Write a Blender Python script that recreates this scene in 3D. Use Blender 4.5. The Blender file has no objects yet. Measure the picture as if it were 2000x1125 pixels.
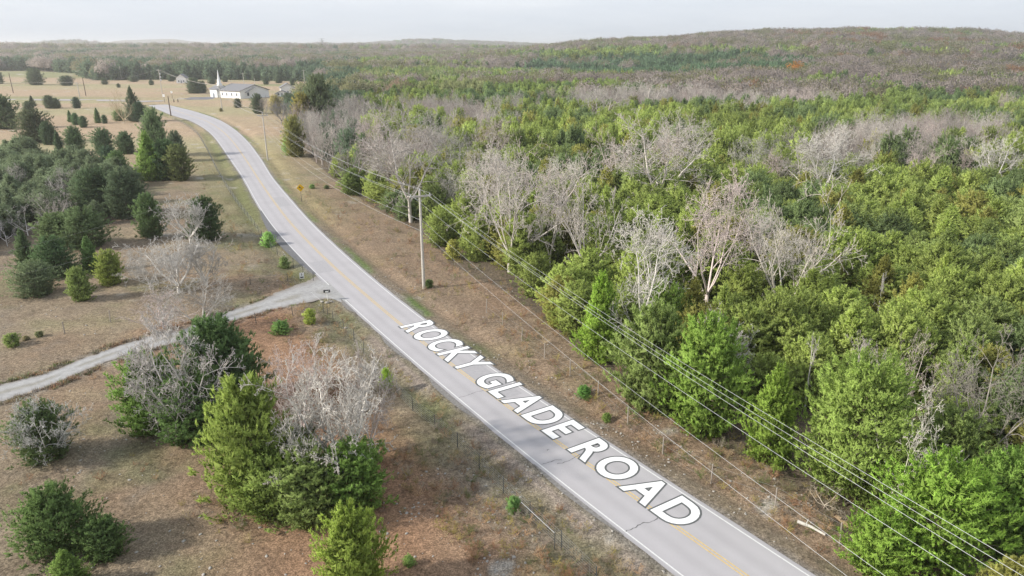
import bpy, math, random
import numpy as np
from mathutils import Vector
random.seed(7); RNG = np.random.default_rng(7)
R_ = math.radians
SC = bpy.context.scene
COL = SC.collection

# ------------------------------------------------------------------ camera, sky, sun, exposure
CH = 27.0; F = 1333.0; PITCH = math.atan((562.5-95)/F)
cam = bpy.data.cameras.new('camera'); cam.sensor_width = 36; cam.lens = 36*F/2000
cam.clip_start = 0.5; cam.clip_end = 40000
camo = bpy.data.objects.new('camera', cam); COL.objects.link(camo)
camo.location = (0, 0, CH); camo.rotation_euler = (math.pi/2-PITCH, 0, 0)
SC.camera = camo

SUN_EL, SUN_AZ = R_(31), R_(254)      # azimuth clockwise from +Y: the sun stands to the left, a little behind the camera
W = bpy.data.worlds.new('World'); SC.world = W; W.use_nodes = True
nt = W.node_tree; nt.nodes.clear(); N = nt.nodes.new; LK = nt.links.new
out = N('ShaderNodeOutputWorld'); bg = N('ShaderNodeBackground'); LK(bg.outputs[0], out.inputs[0])
sky = N('ShaderNodeTexSky'); sky.sky_type = 'NISHITA'; sky.sun_disc = False
sky.sun_elevation = SUN_EL; sky.sun_rotation = SUN_AZ; sky.dust_density = 2.0
tc = N('ShaderNodeTexCoord'); mp = N('ShaderNodeMapping'); mp.inputs['Scale'].default_value = (1.0, 1.0, 7.0)
LK(tc.outputs['Generated'], mp.inputs[0])
nz = N('ShaderNodeTexNoise'); nz.inputs['Scale'].default_value = 1.7; nz.inputs['Detail'].default_value = 5; nz.inputs['Roughness'].default_value = .5
LK(mp.outputs[0], nz.inputs['Vector'])
cr = N('ShaderNodeValToRGB'); LK(nz.outputs['Fac'], cr.inputs[0])
cr.color_ramp.elements[0].position = .33; cr.color_ramp.elements[0].color = (5.4, 6.1, 7.2, 1)
cr.color_ramp.elements[1].position = .68; cr.color_ramp.elements[1].color = (7.9, 8.25, 8.9, 1)
mx = N('ShaderNodeMix'); mx.data_type = 'RGBA'; mx.inputs[0].default_value = .86
LK(sky.outputs[0], mx.inputs[6]); LK(cr.outputs[0], mx.inputs[7]); LK(mx.outputs[2], bg.inputs[0])
bg.inputs[1].default_value = 0.064

sl = bpy.data.lights.new('sun', 'SUN'); sl.energy = 2.8; sl.angle = R_(3.0); sl.color = (1.0, .94, .85)
so = bpy.data.objects.new('sun', sl); COL.objects.link(so)
sd = Vector((math.sin(SUN_AZ)*math.cos(SUN_EL), math.cos(SUN_AZ)*math.cos(SUN_EL), math.sin(SUN_EL)))
so.rotation_euler = sd.to_track_quat('Z', 'Y').to_euler(); so.location = (0, 0, 80)
vs = SC.view_settings; vs.view_transform = 'Standard'; vs.look = 'None'; vs.gamma = 1; vs.use_curve_mapping = False
vs.exposure = 0.95
SC.cycles.max_bounces = 6; SC.cycles.diffuse_bounces = 2; SC.cycles.glossy_bounces = 1
SC.cycles.transmission_bounces = 3; SC.cycles.transparent_max_bounces = 8; SC.cycles.volume_bounces = 2
SC.cycles.use_adaptive_sampling = True

# ------------------------------------------------------------------ small tools
def ground_xy(px, py):
    """a point of the photograph's 2000x1125 grid laid on level ground, in metres"""
    xc = (px-1000)/F; yc = (562.5-py)/F
    Z = -math.sin(PITCH)+yc*math.cos(PITCH); Y = math.cos(PITCH)+yc*math.sin(PITCH)
    t = -CH/Z
    return xc*t, Y*t, t
def project(x, y, z):
    dz = z-CH; dep = y*math.cos(PITCH)-dz*math.sin(PITCH); up = y*math.sin(PITCH)+dz*math.cos(PITCH)
    return 1000+F*x/dep, 562.5-F*up/dep
def height_of(py_base, py_top):
    """height of an upright thing from the rows of its foot and its top"""
    _, Y, _ = ground_xy(1000, py_base)
    yc = (562.5-py_top)/F
    Z = -math.sin(PITCH)+yc*math.cos(PITCH); Yd = math.cos(PITCH)+yc*math.sin(PITCH)
    return CH+Z*Y/Yd

def hsh(i, j, s):
    v = np.sin(i*127.1+j*311.7+s*74.7)*43758.5453
    return v-np.floor(v)
def vnoise(x, y, sc, seed=0, octv=3):
    x = np.asarray(x, float)/sc; y = np.asarray(y, float)/sc; o = 0; a = 1; tot = 0
    for k in range(octv):
        i = np.floor(x); j = np.floor(y); fx = x-i; fy = y-j
        fx = fx*fx*(3-2*fx); fy = fy*fy*(3-2*fy); s = seed+k*13
        n = (hsh(i, j, s)*(1-fx)+hsh(i+1, j, s)*fx)*(1-fy)+(hsh(i, j+1, s)*(1-fx)+hsh(i+1, j+1, s)*fx)*fy
        o = o+a*n; tot += a; a *= .5; x = x*2.03+5.1; y = y*2.03+1.7
    return o/tot
def sstep(a, b, x):
    t = np.clip((np.asarray(x, float)-a)/(b-a), 0, 1); return t*t*(3-2*t)
def pdist(x, y, P):
    """distance to a polyline"""
    x = np.asarray(x, float); y = np.asarray(y, float); best = np.full(x.shape, 1e9)
    for (ax, ay), (bx, by) in zip(P[:-1], P[1:]):
        dx, dy = bx-ax, by-ay; s = np.clip(((x-ax)*dx+(y-ay)*dy)/(dx*dx+dy*dy+1e-9), 0, 1)
        best = np.minimum(best, np.hypot(x-ax-s*dx, y-ay-s*dy))
    return best
def inpoly(x, y, P):
    x = np.asarray(x, float); y = np.asarray(y, float); c = np.zeros(x.shape, bool); n = len(P)
    for k in range(n):
        (x1, y1), (x2, y2) = P[k], P[(k+1) % n]
        cond = ((y1 > y) != (y2 > y)) & (x < (x2-x1)*(y-y1)/((y2-y1) if y2 != y1 else 1e-9)+x1)
        c ^= cond
    return c
def smooth(P, n=8):
    P = [np.array(p, float) for p in P]; P = [2*P[0]-P[1]]+P+[2*P[-1]-P[-2]]; o = []
    for k in range(1, len(P)-2):
        a, b, c, d = P[k-1:k+3]
        for t in np.linspace(0, 1, n, endpoint=False):
            o.append(.5*((2*b)+(-a+c)*t+(2*a-5*b+4*c-d)*t*t+(-a+3*b-3*c+d)*t**3))
    o.append(P[-2]); return np.array(o)
def resample(P, n):
    P = np.asarray(P); d = np.r_[0, np.cumsum(np.linalg.norm(np.diff(P, axis=0), axis=1))]
    s = np.linspace(0, d[-1], n); return np.stack([np.interp(s, d, P[:, k]) for k in range(P.shape[1])], 1)

# ---- materials
def mat(name, col=(.5, .5, .5), rough=.8, metal=0.0, noise=0.0, nscale=5.0, bump=0.0, spec=.3):
    m = bpy.data.materials.new(name); m.use_nodes = True; t = m.node_tree; b = t.nodes['Principled BSDF']
    b.inputs['Base Color'].default_value = (*col, 1); b.inputs['Roughness'].default_value = rough
    b.inputs['Metallic'].default_value = metal; b.inputs['Specular IOR Level'].default_value = spec
    if noise or bump:
        c = t.nodes.new('ShaderNodeTexCoord'); z = t.nodes.new('ShaderNodeTexNoise')
        z.inputs['Scale'].default_value = nscale; z.inputs['Detail'].default_value = 6; t.links.new(c.outputs['Object'], z.inputs['Vector'])
    if noise:
        r = t.nodes.new('ShaderNodeMapRange'); r.inputs[1].default_value = .25; r.inputs[2].default_value = .75
        r.inputs[3].default_value = 1-noise; r.inputs[4].default_value = 1+noise
        t.links.new(z.outputs['Fac'], r.inputs[0])
        v = t.nodes.new('ShaderNodeVectorMath'); v.operation = 'SCALE'; v.inputs[0].default_value = col
        t.links.new(r.outputs[0], v.inputs['Scale']); t.links.new(v.outputs[0], b.inputs['Base Color'])
    if bump:
        bp = t.nodes.new('ShaderNodeBump'); bp.inputs['Strength'].default_value = bump; bp.inputs['Distance'].default_value = .05
        t.links.new(z.outputs['Fac'], bp.inputs['Height']); t.links.new(bp.outputs[0], b.inputs['Normal'])
    return m
def foliage_mat(name, source, trans=.35, spread=.35, rough=.7, boost=1.0):
    """leaf colour comes from the object's (or the instance's) own colour; blades vary in tone from one to the next"""
    m = bpy.data.materials.new(name); m.use_nodes = True; t = m.node_tree; t.nodes.clear(); n = t.nodes.new; l = t.links.new
    o = n('ShaderNodeOutputMaterial'); oi = n('ShaderNodeObjectInfo')
    if source == 'object': base = oi.outputs['Color']
    else:
        at = n('ShaderNodeAttribute'); at.attribute_type = 'INSTANCER'; at.attribute_name = 'tint'; base = at.outputs['Color']
    at2 = n('ShaderNodeAttribute'); at2.attribute_name = 'tone'
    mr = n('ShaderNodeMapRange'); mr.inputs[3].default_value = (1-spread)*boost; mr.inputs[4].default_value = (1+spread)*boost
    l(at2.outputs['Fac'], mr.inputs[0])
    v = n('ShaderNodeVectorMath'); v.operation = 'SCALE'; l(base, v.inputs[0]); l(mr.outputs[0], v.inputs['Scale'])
    d = n('ShaderNodeBsdfDiffuse'); l(v.outputs[0], d.inputs[0])
    if trans:
        tr = n('ShaderNodeBsdfTranslucent'); l(v.outputs[0], tr.inputs[0])
        ms = n('ShaderNodeMixShader'); ms.inputs[0].default_value = trans
        l(d.outputs[0], ms.inputs[1]); l(tr.outputs[0], ms.inputs[2]); l(ms.outputs[0], o.inputs[0])
    else: l(d.outputs[0], o.inputs[0])
    return m
M = {}
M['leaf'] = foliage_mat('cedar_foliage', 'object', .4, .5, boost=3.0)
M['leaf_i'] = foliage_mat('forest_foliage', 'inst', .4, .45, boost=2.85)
M['twig'] = foliage_mat('bare_twigs', 'object', 0, .25, boost=1.2)
M['twig_i'] = foliage_mat('forest_twigs', 'inst', 0, .25, boost=1.05)
M['far_crown'] = foliage_mat('far_crown_twigs', 'inst', .45, .16, boost=1.25)
M['bark'] = mat('cedar_bark', (.20, .15, .12), .95, noise=.3, nscale=8)
M['wood'] = mat('weathered_pole_wood', (.50, .47, .42), .9, noise=.2, nscale=6)
M['darkwood'] = mat('dark_pole_wood', (.13, .10, .08), .9, noise=.2, nscale=6)
M['post'] = mat('fence_post_metal', (.10, .105, .10), .6, metal=.3)
M['greypost'] = mat('grey_timber_post', (.34, .30, .26), .9, noise=.2, nscale=9)
M['galv'] = mat('galvanised_wire', (.42, .43, .43), .5, metal=.4)
M['cable'] = mat('aluminium_cable', (.50, .51, .52), .5, metal=.2)
M['comm'] = mat('pale_cable', (.46, .43, .40), .7)
M['porcelain'] = mat('insulator_porcelain', (.55, .56, .58), .3)
M['white'] = mat('white_paint', (.82, .82, .80), .6, noise=.04, nscale=2)
M['roof'] = mat('grey_shingle_roof', (.20, .20, .21), .85, noise=.12, nscale=3)
M['glass'] = mat('window_glass', (.05, .07, .10), .15, spec=.6)
M['door'] = mat('door_paint', (.25, .27, .30), .5)
M['black'] = mat('black_metal', (.02, .02, .022), .4)
M['yellow'] = mat('yellow_sign_sheeting', (.85, .50, .02), .45)
M['rock'] = mat('limestone', (.36, .335, .30), .9, noise=.25, nscale=6, bump=.3)
M['paintw'] = mat('white_road_paint', (.62, .62, .61), .7, noise=.12, nscale=9)
M['painty'] = mat('yellow_road_paint', (.56, .42, .20), .7, noise=.22, nscale=7)
M['letterw'] = mat('white_caption_letter', (.80, .80, .80), .6)
M['letterk'] = mat('grey_caption_outline', (.11, .115, .115), .7)
M['crack'] = mat('road_crack', (.15, .15, .15), .95)
M['log'] = mat('bleached_log', (.55, .52, .47), .9, noise=.2, nscale=10)
M['plank'] = mat('weathered_plank', (.42, .31, .20), .9, noise=.2, nscale=10)

# ---- mesh building
def mesh(name, V, Fc, mats, tone=None, matidx=None, normals=None, shade=False):
    me = bpy.data.meshes.new(name); V = np.asarray(V, np.float32); Fc = np.asarray(Fc, np.int32); k = Fc.shape[1]
    me.vertices.add(len(V)); me.vertices.foreach_set('co', V.ravel())
    me.loops.add(Fc.size); me.loops.foreach_set('vertex_index', Fc.ravel())
    me.polygons.add(len(Fc)); me.polygons.foreach_set('loop_start', np.arange(0, Fc.size, k, dtype=np.int32))
    me.polygons.foreach_set('loop_total', np.full(len(Fc), k, np.int32))
    for m in (mats if isinstance(mats, (list, tuple)) else [mats]): me.materials.append(m)
    if matidx is not None: me.polygons.foreach_set('material_index', np.asarray(matidx, np.int32))
    me.update(calc_edges=True)
    if tone is not None:
        a = me.attributes.new('tone', 'FLOAT', 'POINT'); a.data.foreach_set('value', np.asarray(tone, np.float32))
    if shade: me.polygons.foreach_set('use_smooth', np.ones(len(Fc), bool))
    if normals is not None:
        me.polygons.foreach_set('use_smooth', np.ones(len(Fc), bool))
        me.normals_split_custom_set_from_vertices(normals.tolist())
    return me
class MB:
    """collects boxes and tubes into one mesh"""
    def __init__(s): s.v = []; s.f = []
    def add(s, V, Fs):
        o = len(s.v); s.v += [tuple(p) for p in V]; s.f += [tuple(o+i for i in f) for f in Fs]; return s
    def box(s, c, d, rz=0.0, M3=None):
        c = Vector(c); o = []
        for i in (-1, 1):
            for j in (-1, 1):
                for k in (-1, 1):
                    p = Vector((i*d[0]/2, j*d[1]/2, k*d[2]/2))
                    if rz: p = Vector((p.x*math.cos(rz)-p.y*math.sin(rz), p.x*math.sin(rz)+p.y*math.cos(rz), p.z))
                    o.append(c+p)
        return s.add(o, [(0, 1, 3, 2), (4, 6, 7, 5), (0, 4, 5, 1), (2, 3, 7, 6), (0, 2, 6, 4), (1, 5, 7, 3)])
    def tube(s, pts, r, n=6, r2=None, cap=True):
        pts = [Vector(p) for p in pts]; m = len(pts); V = []; Fs = []
        for i, p in enumerate(pts):
            d = (pts[min(i+1, m-1)]-pts[max(i-1, 0)]).normalized()
            a = d.cross(Vector((0, 0, 1)) if abs(d.z) < .9 else Vector((1, 0, 0))).normalized(); b = d.cross(a)
            rr = r if r2 is None else r+(r2-r)*i/(m-1)
            for k in range(n):
                t = 2*math.pi*k/n; V.append(p+a*rr*math.cos(t)+b*rr*math.sin(t))
        for i in range(m-1):
            for k in range(n): Fs.append((i*n+k, i*n+(k+1) % n, (i+1)*n+(k+1) % n, (i+1)*n+k))
        if cap: Fs.append(tuple(range(n))[::-1]); Fs.append(tuple((m-1)*n+k for k in range(n)))
        return s.add(V, Fs)
    def build(s, name, m, parent=None, loc=None):
        me = bpy.data.meshes.new(name); me.from_pydata(s.v, [], s.f); me.materials.append(m); me.update()
        return put(name, me, parent, loc)
def put(name, me, parent=None, loc=None, color=None):
    o = bpy.data.objects.new(name, me); COL.objects.link(o)
    if parent: o.parent = parent
    if loc is not None: o.location = loc
    if color is not None: o.color = (*color, 1)
    return o
def tag(o, label=None, cat=None, group=None, kind=None):
    if label: o['label'] = label
    if cat: o['category'] = cat
    if group: o['group'] = group
    if kind: o['kind'] = kind
    return o
def empty(name, loc, rz=0.0, sc=None):
    o = bpy.data.objects.new(name, None); COL.objects.link(o); o.location = loc; o.rotation_euler = (0, 0, rz); o.empty_display_size = .3
    if sc: o.scale = sc
    return o

# ------------------------------------------------------------------ layout measured on level ground
def G(pts): return [ground_xy(*p)[:2] for p in pts]
Lpx = [(290,205),(336,224.5),(371,235),(402,252),(424,273),(448.5,308),(476.5,349),(501,394),(531,439),(568,482),(620,536),(665,577),(745,650),(870,757),(1060,913),(1334,1125)]
Rpx = [(297,198),(336,207),(378,217.5),(420,231.5),(451.5,249),(481,275),(509,312),(530,346),(568,392),(609,438),(654,481),(699,522),(747,562),(841,636),(976,731),(1200,876),(1500,1073),(1580,1125)]
Lw = G(Lpx); Rw = G(Rpx)
dl = np.array(Rw[-1])-np.array(Rw[-2]); dl /= np.linalg.norm(dl)
Lw.append(tuple(np.array(Lw[-1])+dl*40)); Rw.append(tuple(np.array(Rw[-1])+dl*40))
NR = 240
# pair the two edge lines by their nearest points, so that every cross-section is square to the road
Ls = resample(smooth(Lw), 400); Rs = resample(smooth(Rw), 800)
cen = []; hw = []
for q in Ls:
    k = np.argmin(np.hypot(*(Rs-q).T)); cen.append((q+Rs[k])/2); hw.append(np.linalg.norm(Rs[k]-q)/2)
cen = np.array(cen); hw = np.array(hw)
dd = np.r_[0, np.cumsum(np.linalg.norm(np.diff(cen, axis=0), axis=1))]
keep = np.r_[True, np.diff(dd) > 1e-4]; dd, cen, hw = dd[keep], cen[keep], hw[keep]
S = np.linspace(0, dd[-1], NR)
ker = np.ones(9)/9
def sm(a): return np.convolve(np.r_[[a[0]]*4, a, [a[-1]]*4], ker, 'valid')
CX = sm(np.interp(S, dd, cen[:, 0])); CY = sm(np.interp(S, dd, cen[:, 1])); HW = sm(np.interp(S, dd, hw))
tx = np.gradient(CX); ty = np.gradient(CY); ln = np.hypot(tx, ty); tx /= ln; ty /= ln
NX, NY = -ty, tx                      # points to the right-hand side of someone driving away from the camera, or its opposite
if NX[-1] < 0: NX, NY = -NX, -NY      # +normal = right-hand verge
CENTRE = list(zip(CX, CY))[::4]+[(CX[-1], CY[-1])]
def road_signed(x, y):
    """signed distance from the centre line (+ right verge) and the half width there"""
    x = np.asarray(x, float); y = np.asarray(y, float); best = np.full(x.shape, 1e9); sg = np.zeros(x.shape); h = np.zeros(x.shape)
    for k in range(0, NR-4, 4):
        ax, ay, bx, by = CX[k], CY[k], CX[k+4], CY[k+4]; dx, dy = bx-ax, by-ay
        s = np.clip(((x-ax)*dx+(y-ay)*dy)/(dx*dx+dy*dy), 0, 1); ex, ey = x-ax-s*dx, y-ay-s*dy; d = np.hypot(ex, ey)
        m = d < best; best = np.where(m, d, best); sg = np.where(m, np.sign(ex*NX[k]+ey*NY[k]), sg); h = np.where(m, HW[k], h)
    return best*sg, h
DRV_U = G([(625,535),(600,548),(560,563),(500,590),(440,610),(400,625),(350,645),(300,655),(240,672),(150,705),(80,732),(0,752),(-90,775)])
DRV_L = G([(705,612),(650,584),(600,590),(540,602),(470,622),(420,640),(350,668),(290,682),(250,692),(180,718),(100,752),(0,785),(-90,812)])
DRV_C = [((a[0]+b[0])/2, (a[1]+b[1])/2) for a, b in zip(DRV_U, DRV_L)]
DRV_POLY = DRV_U+DRV_L[::-1]
HWY = G([(-700,193.5),(0,194.5),(120,195),(250,196.5),(300,198)])
HWY2 = G([(300,198),(345,194),(385,191),(425,189)])
LOT = G([(352,194.5),(372,190),(415,189.5),(470,194),(440,195.5)])

# ridge and far hills: crest height above eye level as seen along each bearing
ridge_x = [-400, 300, 620, 800, 880, 1000, 1100, 1200, 1300, 1400, 1500, 1600, 1650, 1700, 1800, 2000, 2400]
ridge_a = [0, 0, 0, 0, 2, 6, 9, 12, 13, 23, 31, 34, 36, 35, 34, 30, 25]
def terrain(x, y):
    x = np.asarray(x, float); y = np.asarray(y, float); r = np.hypot(x, y)
    az = np.arctan2(x, np.maximum(y, 1e-3)); az = np.where(y < 0, np.sign(x)*1.5, az)
    px = 1000+F*np.tan(np.clip(az, -1.2, 1.2))/math.cos(PITCH)*1.0
    A = np.interp(px, ridge_x, ridge_a); right = sstep(780, 1150, px)
    hr = (11+A*.80)*sstep(330, 1450, r)*(1-.5*sstep(1600, 2600, r))
    hl = 12*sstep(620, 1900, r)
    h = hl*(1-right)+hr*right
    h = h+right*sstep(350, 700, r)*(vnoise(x, y, 240, 3, 2)-.5)*24
    h = h+right*sstep(750, 1300, r)*(vnoise(x, y, 420, 17, 3)-.5)*26
    h = h+(1-right)*sstep(700, 1500, r)*(vnoise(x, y, 320, 9)-.5)*9
    far = sstep(3000, 4600, r)*(1-sstep(12000, 15000, r))
    h = h+far*np.maximum(vnoise(x, y, 700, 23, 3)-.45, 0)*190*(1-.75*sstep(700, 1300, px))
    return h
def micro(x, y):
    x = np.asarray(x, float); y = np.asarray(y, float); sg, h = road_signed(x, y)
    d = np.minimum(np.abs(sg)-h, pdist(x, y, DRV_C)-2.0)
    r = np.hypot(x, y)
    m = sstep(1.5, 7, d)*(1-sstep(500, 700, r))
    und = (vnoise(x, y, 14, 5)-.5)*.7+(vnoise(x, y, 3.2, 6)-.5)*.22
    ditch = -.30*np.exp(-((d-2.6)/1.1)**2)*(np.abs(sg) < h+8)
    return m*und+ditch-.03-.02*(d < 0)
def gz(x, y): return float(terrain(x, y)+micro(x, y)) if np.hypot(x, y) < 700 else float(terrain(x, y))

# woods: everything on the far side of this line is forest
WOOD = G([(1820,1190),(1740,1125),(1690,1085),(1640,1035),(1575,965),(1500,905),(1400,865),(1310,815),(1230,765),(1150,700),(1095,650),(1050,610),(1000,575),(940,548),(880,515),(835,462),(740,410),(665,360),(610,312),(575,275),(566,240),(590,205),(610,185),(640,172),(600,160),(480,156.5),(330,156),(180,158),(150,146),(60,142),(-60,143),(-600,146)])
far_w = [(-9000, 9000), (9000, 9000), (9000, 20), (60, -40)]
WOODP = WOOD+[(-9000, WOOD[-1][1]*1.0)]+far_w
LWOOD = G([(-160,320),(0,305),(55,302),(95,320),(160,335),(235,345),(268,352),(278,385),(275,420),(215,432),(150,452),(60,470),(0,480),(-160,520)])

# ---- ground colour
def ground_colour(x, y):
    n1 = vnoise(x, y, 9, 31); n2 = vnoise(x, y, 2.2, 32); n3 = vnoise(x, y, 30, 33); n4 = vnoise(x, y, .7, 34, 2)
    tan = np.array([.330, .255, .180]); rust = np.array([.32, .205, .130]); straw = np.array([.43, .34, .22]); grn = np.array([.155, .18, .075])
    gry = np.array([.27, .225, .18]); pale = np.array([.50, .45, .39]); bare = np.array([.25, .18, .13])
    def mixc(a, b, t): return a*(1-t[..., None])+b*t[..., None]
    c = np.broadcast_to(tan, x.shape+(3,)).copy()
    c = mixc(c, rust, sstep(.45, .75, n1)*.5); c = mixc(c, gry, sstep(.5, .8, n2)*.5)
    c = mixc(c, grn, sstep(.56, .75, vnoise(x, y, 6, 41))*.45)
    c = mixc(c, straw, sstep(.55, .8, vnoise(x, y, 5, 42))*.5)
    c = mixc(c, bare, sstep(.55, .75, n4)*.4)
    sg, h = road_signed(x, y); d = np.abs(sg)-h; r = np.hypot(x, y)
    # reddish brush inside the left fence and between road and wood
    c = mixc(c, np.array([.40, .225, .135]), ((sg < 0)*sstep(4.5, 8, d)*(1-sstep(14, 24, d))*(r < 75))*(.35+.6*n1))
    c = mixc(c, rust*.95+.02, ((sg > 0)*sstep(1.5, 3, d)*(1-sstep(12, 18, d))*(r < 150))*(.3+.5*n1))
    # far pasture: straw with greener strips
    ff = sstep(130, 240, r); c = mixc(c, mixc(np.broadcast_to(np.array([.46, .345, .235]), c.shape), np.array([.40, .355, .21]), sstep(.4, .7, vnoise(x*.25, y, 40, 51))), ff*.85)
    c = mixc(c, np.array([.25, .27, .13]), sstep(420, 520, r)*sstep(.4, .65, vnoise(x*.3, y, 50, 52))*.8)
    # left verge of the road, grassy towards the far bend
    lv = (sg < 0)*(d > 0)*(1-sstep(3.2, 5.5, d+n1*1.5)); c = mixc(c, grn*1.0, lv*(.3+.4*sstep(.35, .6, n1)))
    lv2 = (sg < 0)*(1-sstep(6, 11, d))*sstep(85, 130, r)*(1-sstep(170, 260, r)); c = mixc(c, np.array([.27, .27, .12]), lv2*.45)
    rv = (sg > 0)*(1-sstep(1.4, 2.6, d+n1))*sstep(.40, .58, vnoise(x, y, 7, 61))*sstep(50, 62, r); c = mixc(c, np.array([.16, .25, .06]), rv*.85)
    rv2 = (sg > 0)*(1-sstep(4, 9, d))*sstep(100, 130, r)*(1-sstep(190, 260, r)); c = mixc(c, np.array([.40, .34, .17]), rv2*.5)
    # gravelly shoulder
    sh = 1-sstep(.25, 1.25, d+(n2-.5)*1.2); c = mixc(c, np.array([.27, .24, .215]), sh*.8)
    c = mixc(c, np.array([.36, .29, .25]), (sg < 0)*sstep(.6, 1.2, d)*(1-sstep(1.8, 3.2, d+n2))*sstep(.45, .6, vnoise(x, y, 8, 71))*(r < 70)*.8)
    # limestone showing through
    lim = sstep(.70, .80, vnoise(x, y, 3.0, 81))*sstep(.5, .7, vnoise(x, y, 16, 82)); c = mixc(c, pale, lim*.8)
    # driveway margin
    dv = pdist(x, y, DRV_C); c = mixc(c, np.array([.33, .30, .26]), (1-sstep(2.0, 3.4, dv+n2))*(r < 130)*.6)
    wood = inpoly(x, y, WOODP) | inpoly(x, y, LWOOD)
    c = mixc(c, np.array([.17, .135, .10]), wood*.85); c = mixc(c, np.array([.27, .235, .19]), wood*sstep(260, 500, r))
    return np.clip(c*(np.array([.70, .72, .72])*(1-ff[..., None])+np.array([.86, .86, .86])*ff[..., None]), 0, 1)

# ------------------------------------------------------------------ ground sheet
azd = np.radians(np.r_[np.linspace(-180, -48, 34)[:-1], np.linspace(-48, 48, 560), np.linspace(48, 180, 34)[1:-1]])
rad = np.r_[np.array([0.5, 6, 12, 16]), np.geomspace(18, 700, 380), np.geomspace(700, 24000, 110)[1:]]
AZ, RR = np.meshgrid(azd, rad); GX = RR*np.sin(AZ); GY = RR*np.cos(AZ)
GZ = terrain(GX, GY)+np.where(RR < 700, micro(GX, GY), 0)
nr, na = GX.shape; idx = np.arange(nr*na).reshape(nr, na)
q = np.stack([idx[:-1, :], np.roll(idx, -1, 1)[:-1, :], np.roll(idx, -1, 1)[1:, :], idx[1:, :]], -1).reshape(-1, 4)[:, ::-1]
gmat = bpy.data.materials.new('dry_pasture'); gmat.use_nodes = True; t = gmat.node_tree; b = t.nodes['Principled BSDF']
b.inputs['Roughness'].default_value = .95; b.inputs['Specular IOR Level'].default_value = .1
a = t.nodes.new('ShaderNodeAttribute'); a.attribute_name = 'soil'
c_ = t.nodes.new('ShaderNodeTexCoord')
n1 = t.nodes.new('ShaderNodeTexNoise'); n1.inputs['Scale'].default_value = 3.2; n1.inputs['Detail'].default_value = 8; n1.inputs['Roughness'].default_value = .7
n2 = t.nodes.new('ShaderNodeTexNoise'); n2.inputs['Scale'].default_value = .35; n2.inputs['Detail'].default_value = 6; n2.inputs['Roughness'].default_value = .7
t.links.new(c_.outputs['Object'], n1.inputs['Vector']); t.links.new(c_.outputs['Object'], n2.inputs['Vector'])
mr = t.nodes.new('ShaderNodeMapRange'); mr.inputs[1].default_value = .3; mr.inputs[2].default_value = .7; mr.inputs[3].default_value = .50; mr.inputs[4].default_value = 1.5
mr2 = t.nodes.new('ShaderNodeMapRange'); mr2.inputs[1].default_value = .3; mr2.inputs[2].default_value = .7; mr2.inputs[3].default_value = .82; mr2.inputs[4].default_value = 1.15
t.links.new(n1.outputs['Fac'], mr.inputs[0]); t.links.new(n2.outputs['Fac'], mr2.inputs[0])
mm = t.nodes.new('ShaderNodeMath'); mm.operation = 'MULTIPLY'; t.links.new(mr.outputs[0], mm.inputs[0]); t.links.new(mr2.outputs[0], mm.inputs[1])
n3 = t.nodes.new('ShaderNodeTexNoise'); n3.inputs['Scale'].default_value = 11; n3.inputs['Detail'].default_value = 4; t.links.new(c_.outputs['Object'], n3.inputs['Vector'])
mr3 = t.nodes.new('ShaderNodeMapRange'); mr3.inputs[1].default_value = .35; mr3.inputs[2].default_value = .65; mr3.inputs[3].default_value = .62; mr3.inputs[4].default_value = 1.4; t.links.new(n3.outputs['Fac'], mr3.inputs[0])
m3 = t.nodes.new('ShaderNodeMath'); m3.operation = 'MULTIPLY'; t.links.new(mm.outputs[0], m3.inputs[0]); t.links.new(mr3.outputs[0], m3.inputs[1])
v = t.nodes.new('ShaderNodeVectorMath'); v.operation = 'SCALE'; t.links.new(a.outputs['Color'], v.inputs[0]); t.links.new(m3.outputs[0], v.inputs['Scale'])
t.links.new(v.outputs[0], b.inputs['Base Color'])
bp = t.nodes.new('ShaderNodeBump'); bp.inputs['Strength'].default_value = .8; bp.inputs['Distance'].default_value = .12
t.links.new(n1.outputs['Fac'], bp.inputs['Height']); t.links.new(bp.outputs[0], b.inputs['Normal'])
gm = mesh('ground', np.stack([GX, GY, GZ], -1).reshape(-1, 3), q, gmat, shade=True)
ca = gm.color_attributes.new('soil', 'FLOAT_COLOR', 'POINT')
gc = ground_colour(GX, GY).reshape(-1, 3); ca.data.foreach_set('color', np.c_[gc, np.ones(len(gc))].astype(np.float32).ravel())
tag(put('ground', gm), 'brown dry pasture and verge reaching to the wooded hills', kind='structure')

# ------------------------------------------------------------------ road
def strip(name, o1, o2, z, m, s0=0, s1=NR, parent=None, wob=0.0, kind=None, cols=1):
    V = []; n = s1-s0
    for k in range(s0, s1):
        for c in range(cols+1):
            w = o1(k)+(o2(k)-o1(k))*c/cols
            if wob and c in (0, cols): w += (vnoise(S[k], c*50, 1.3, 7)-.5)*wob*(1 if c else -1)
            V.append((CX[k]+NX[k]*w, CY[k]+NY[k]*w, z))
    Fs = [(i*(cols+1)+c, i*(cols+1)+c+1, (i+1)*(cols+1)+c+1, (i+1)*(cols+1)+c) for i in range(n-1) for c in range(cols)]
    me = mesh(name, V, [f[::-1] for f in Fs], m)
    if me.polygons[0].normal.z < 0: me.flip_normals()
    o = put(name, me, parent)
    if kind: o['kind'] = kind
    return o
rmat = bpy.data.materials.new('worn_asphalt'); rmat.use_nodes = True; t = rmat.node_tree; b = t.nodes['Principled BSDF']
b.inputs['Roughness'].default_value = .85; b.inputs['Specular IOR Level'].default_value = .25
c_ = t.nodes.new('ShaderNodeTexCoord'); n1 = t.nodes.new('ShaderNodeTexNoise'); n1.inputs['Scale'].default_value = .25; n1.inputs['Detail'].default_value = 8; n1.inputs['Roughness'].default_value = .65
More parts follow.
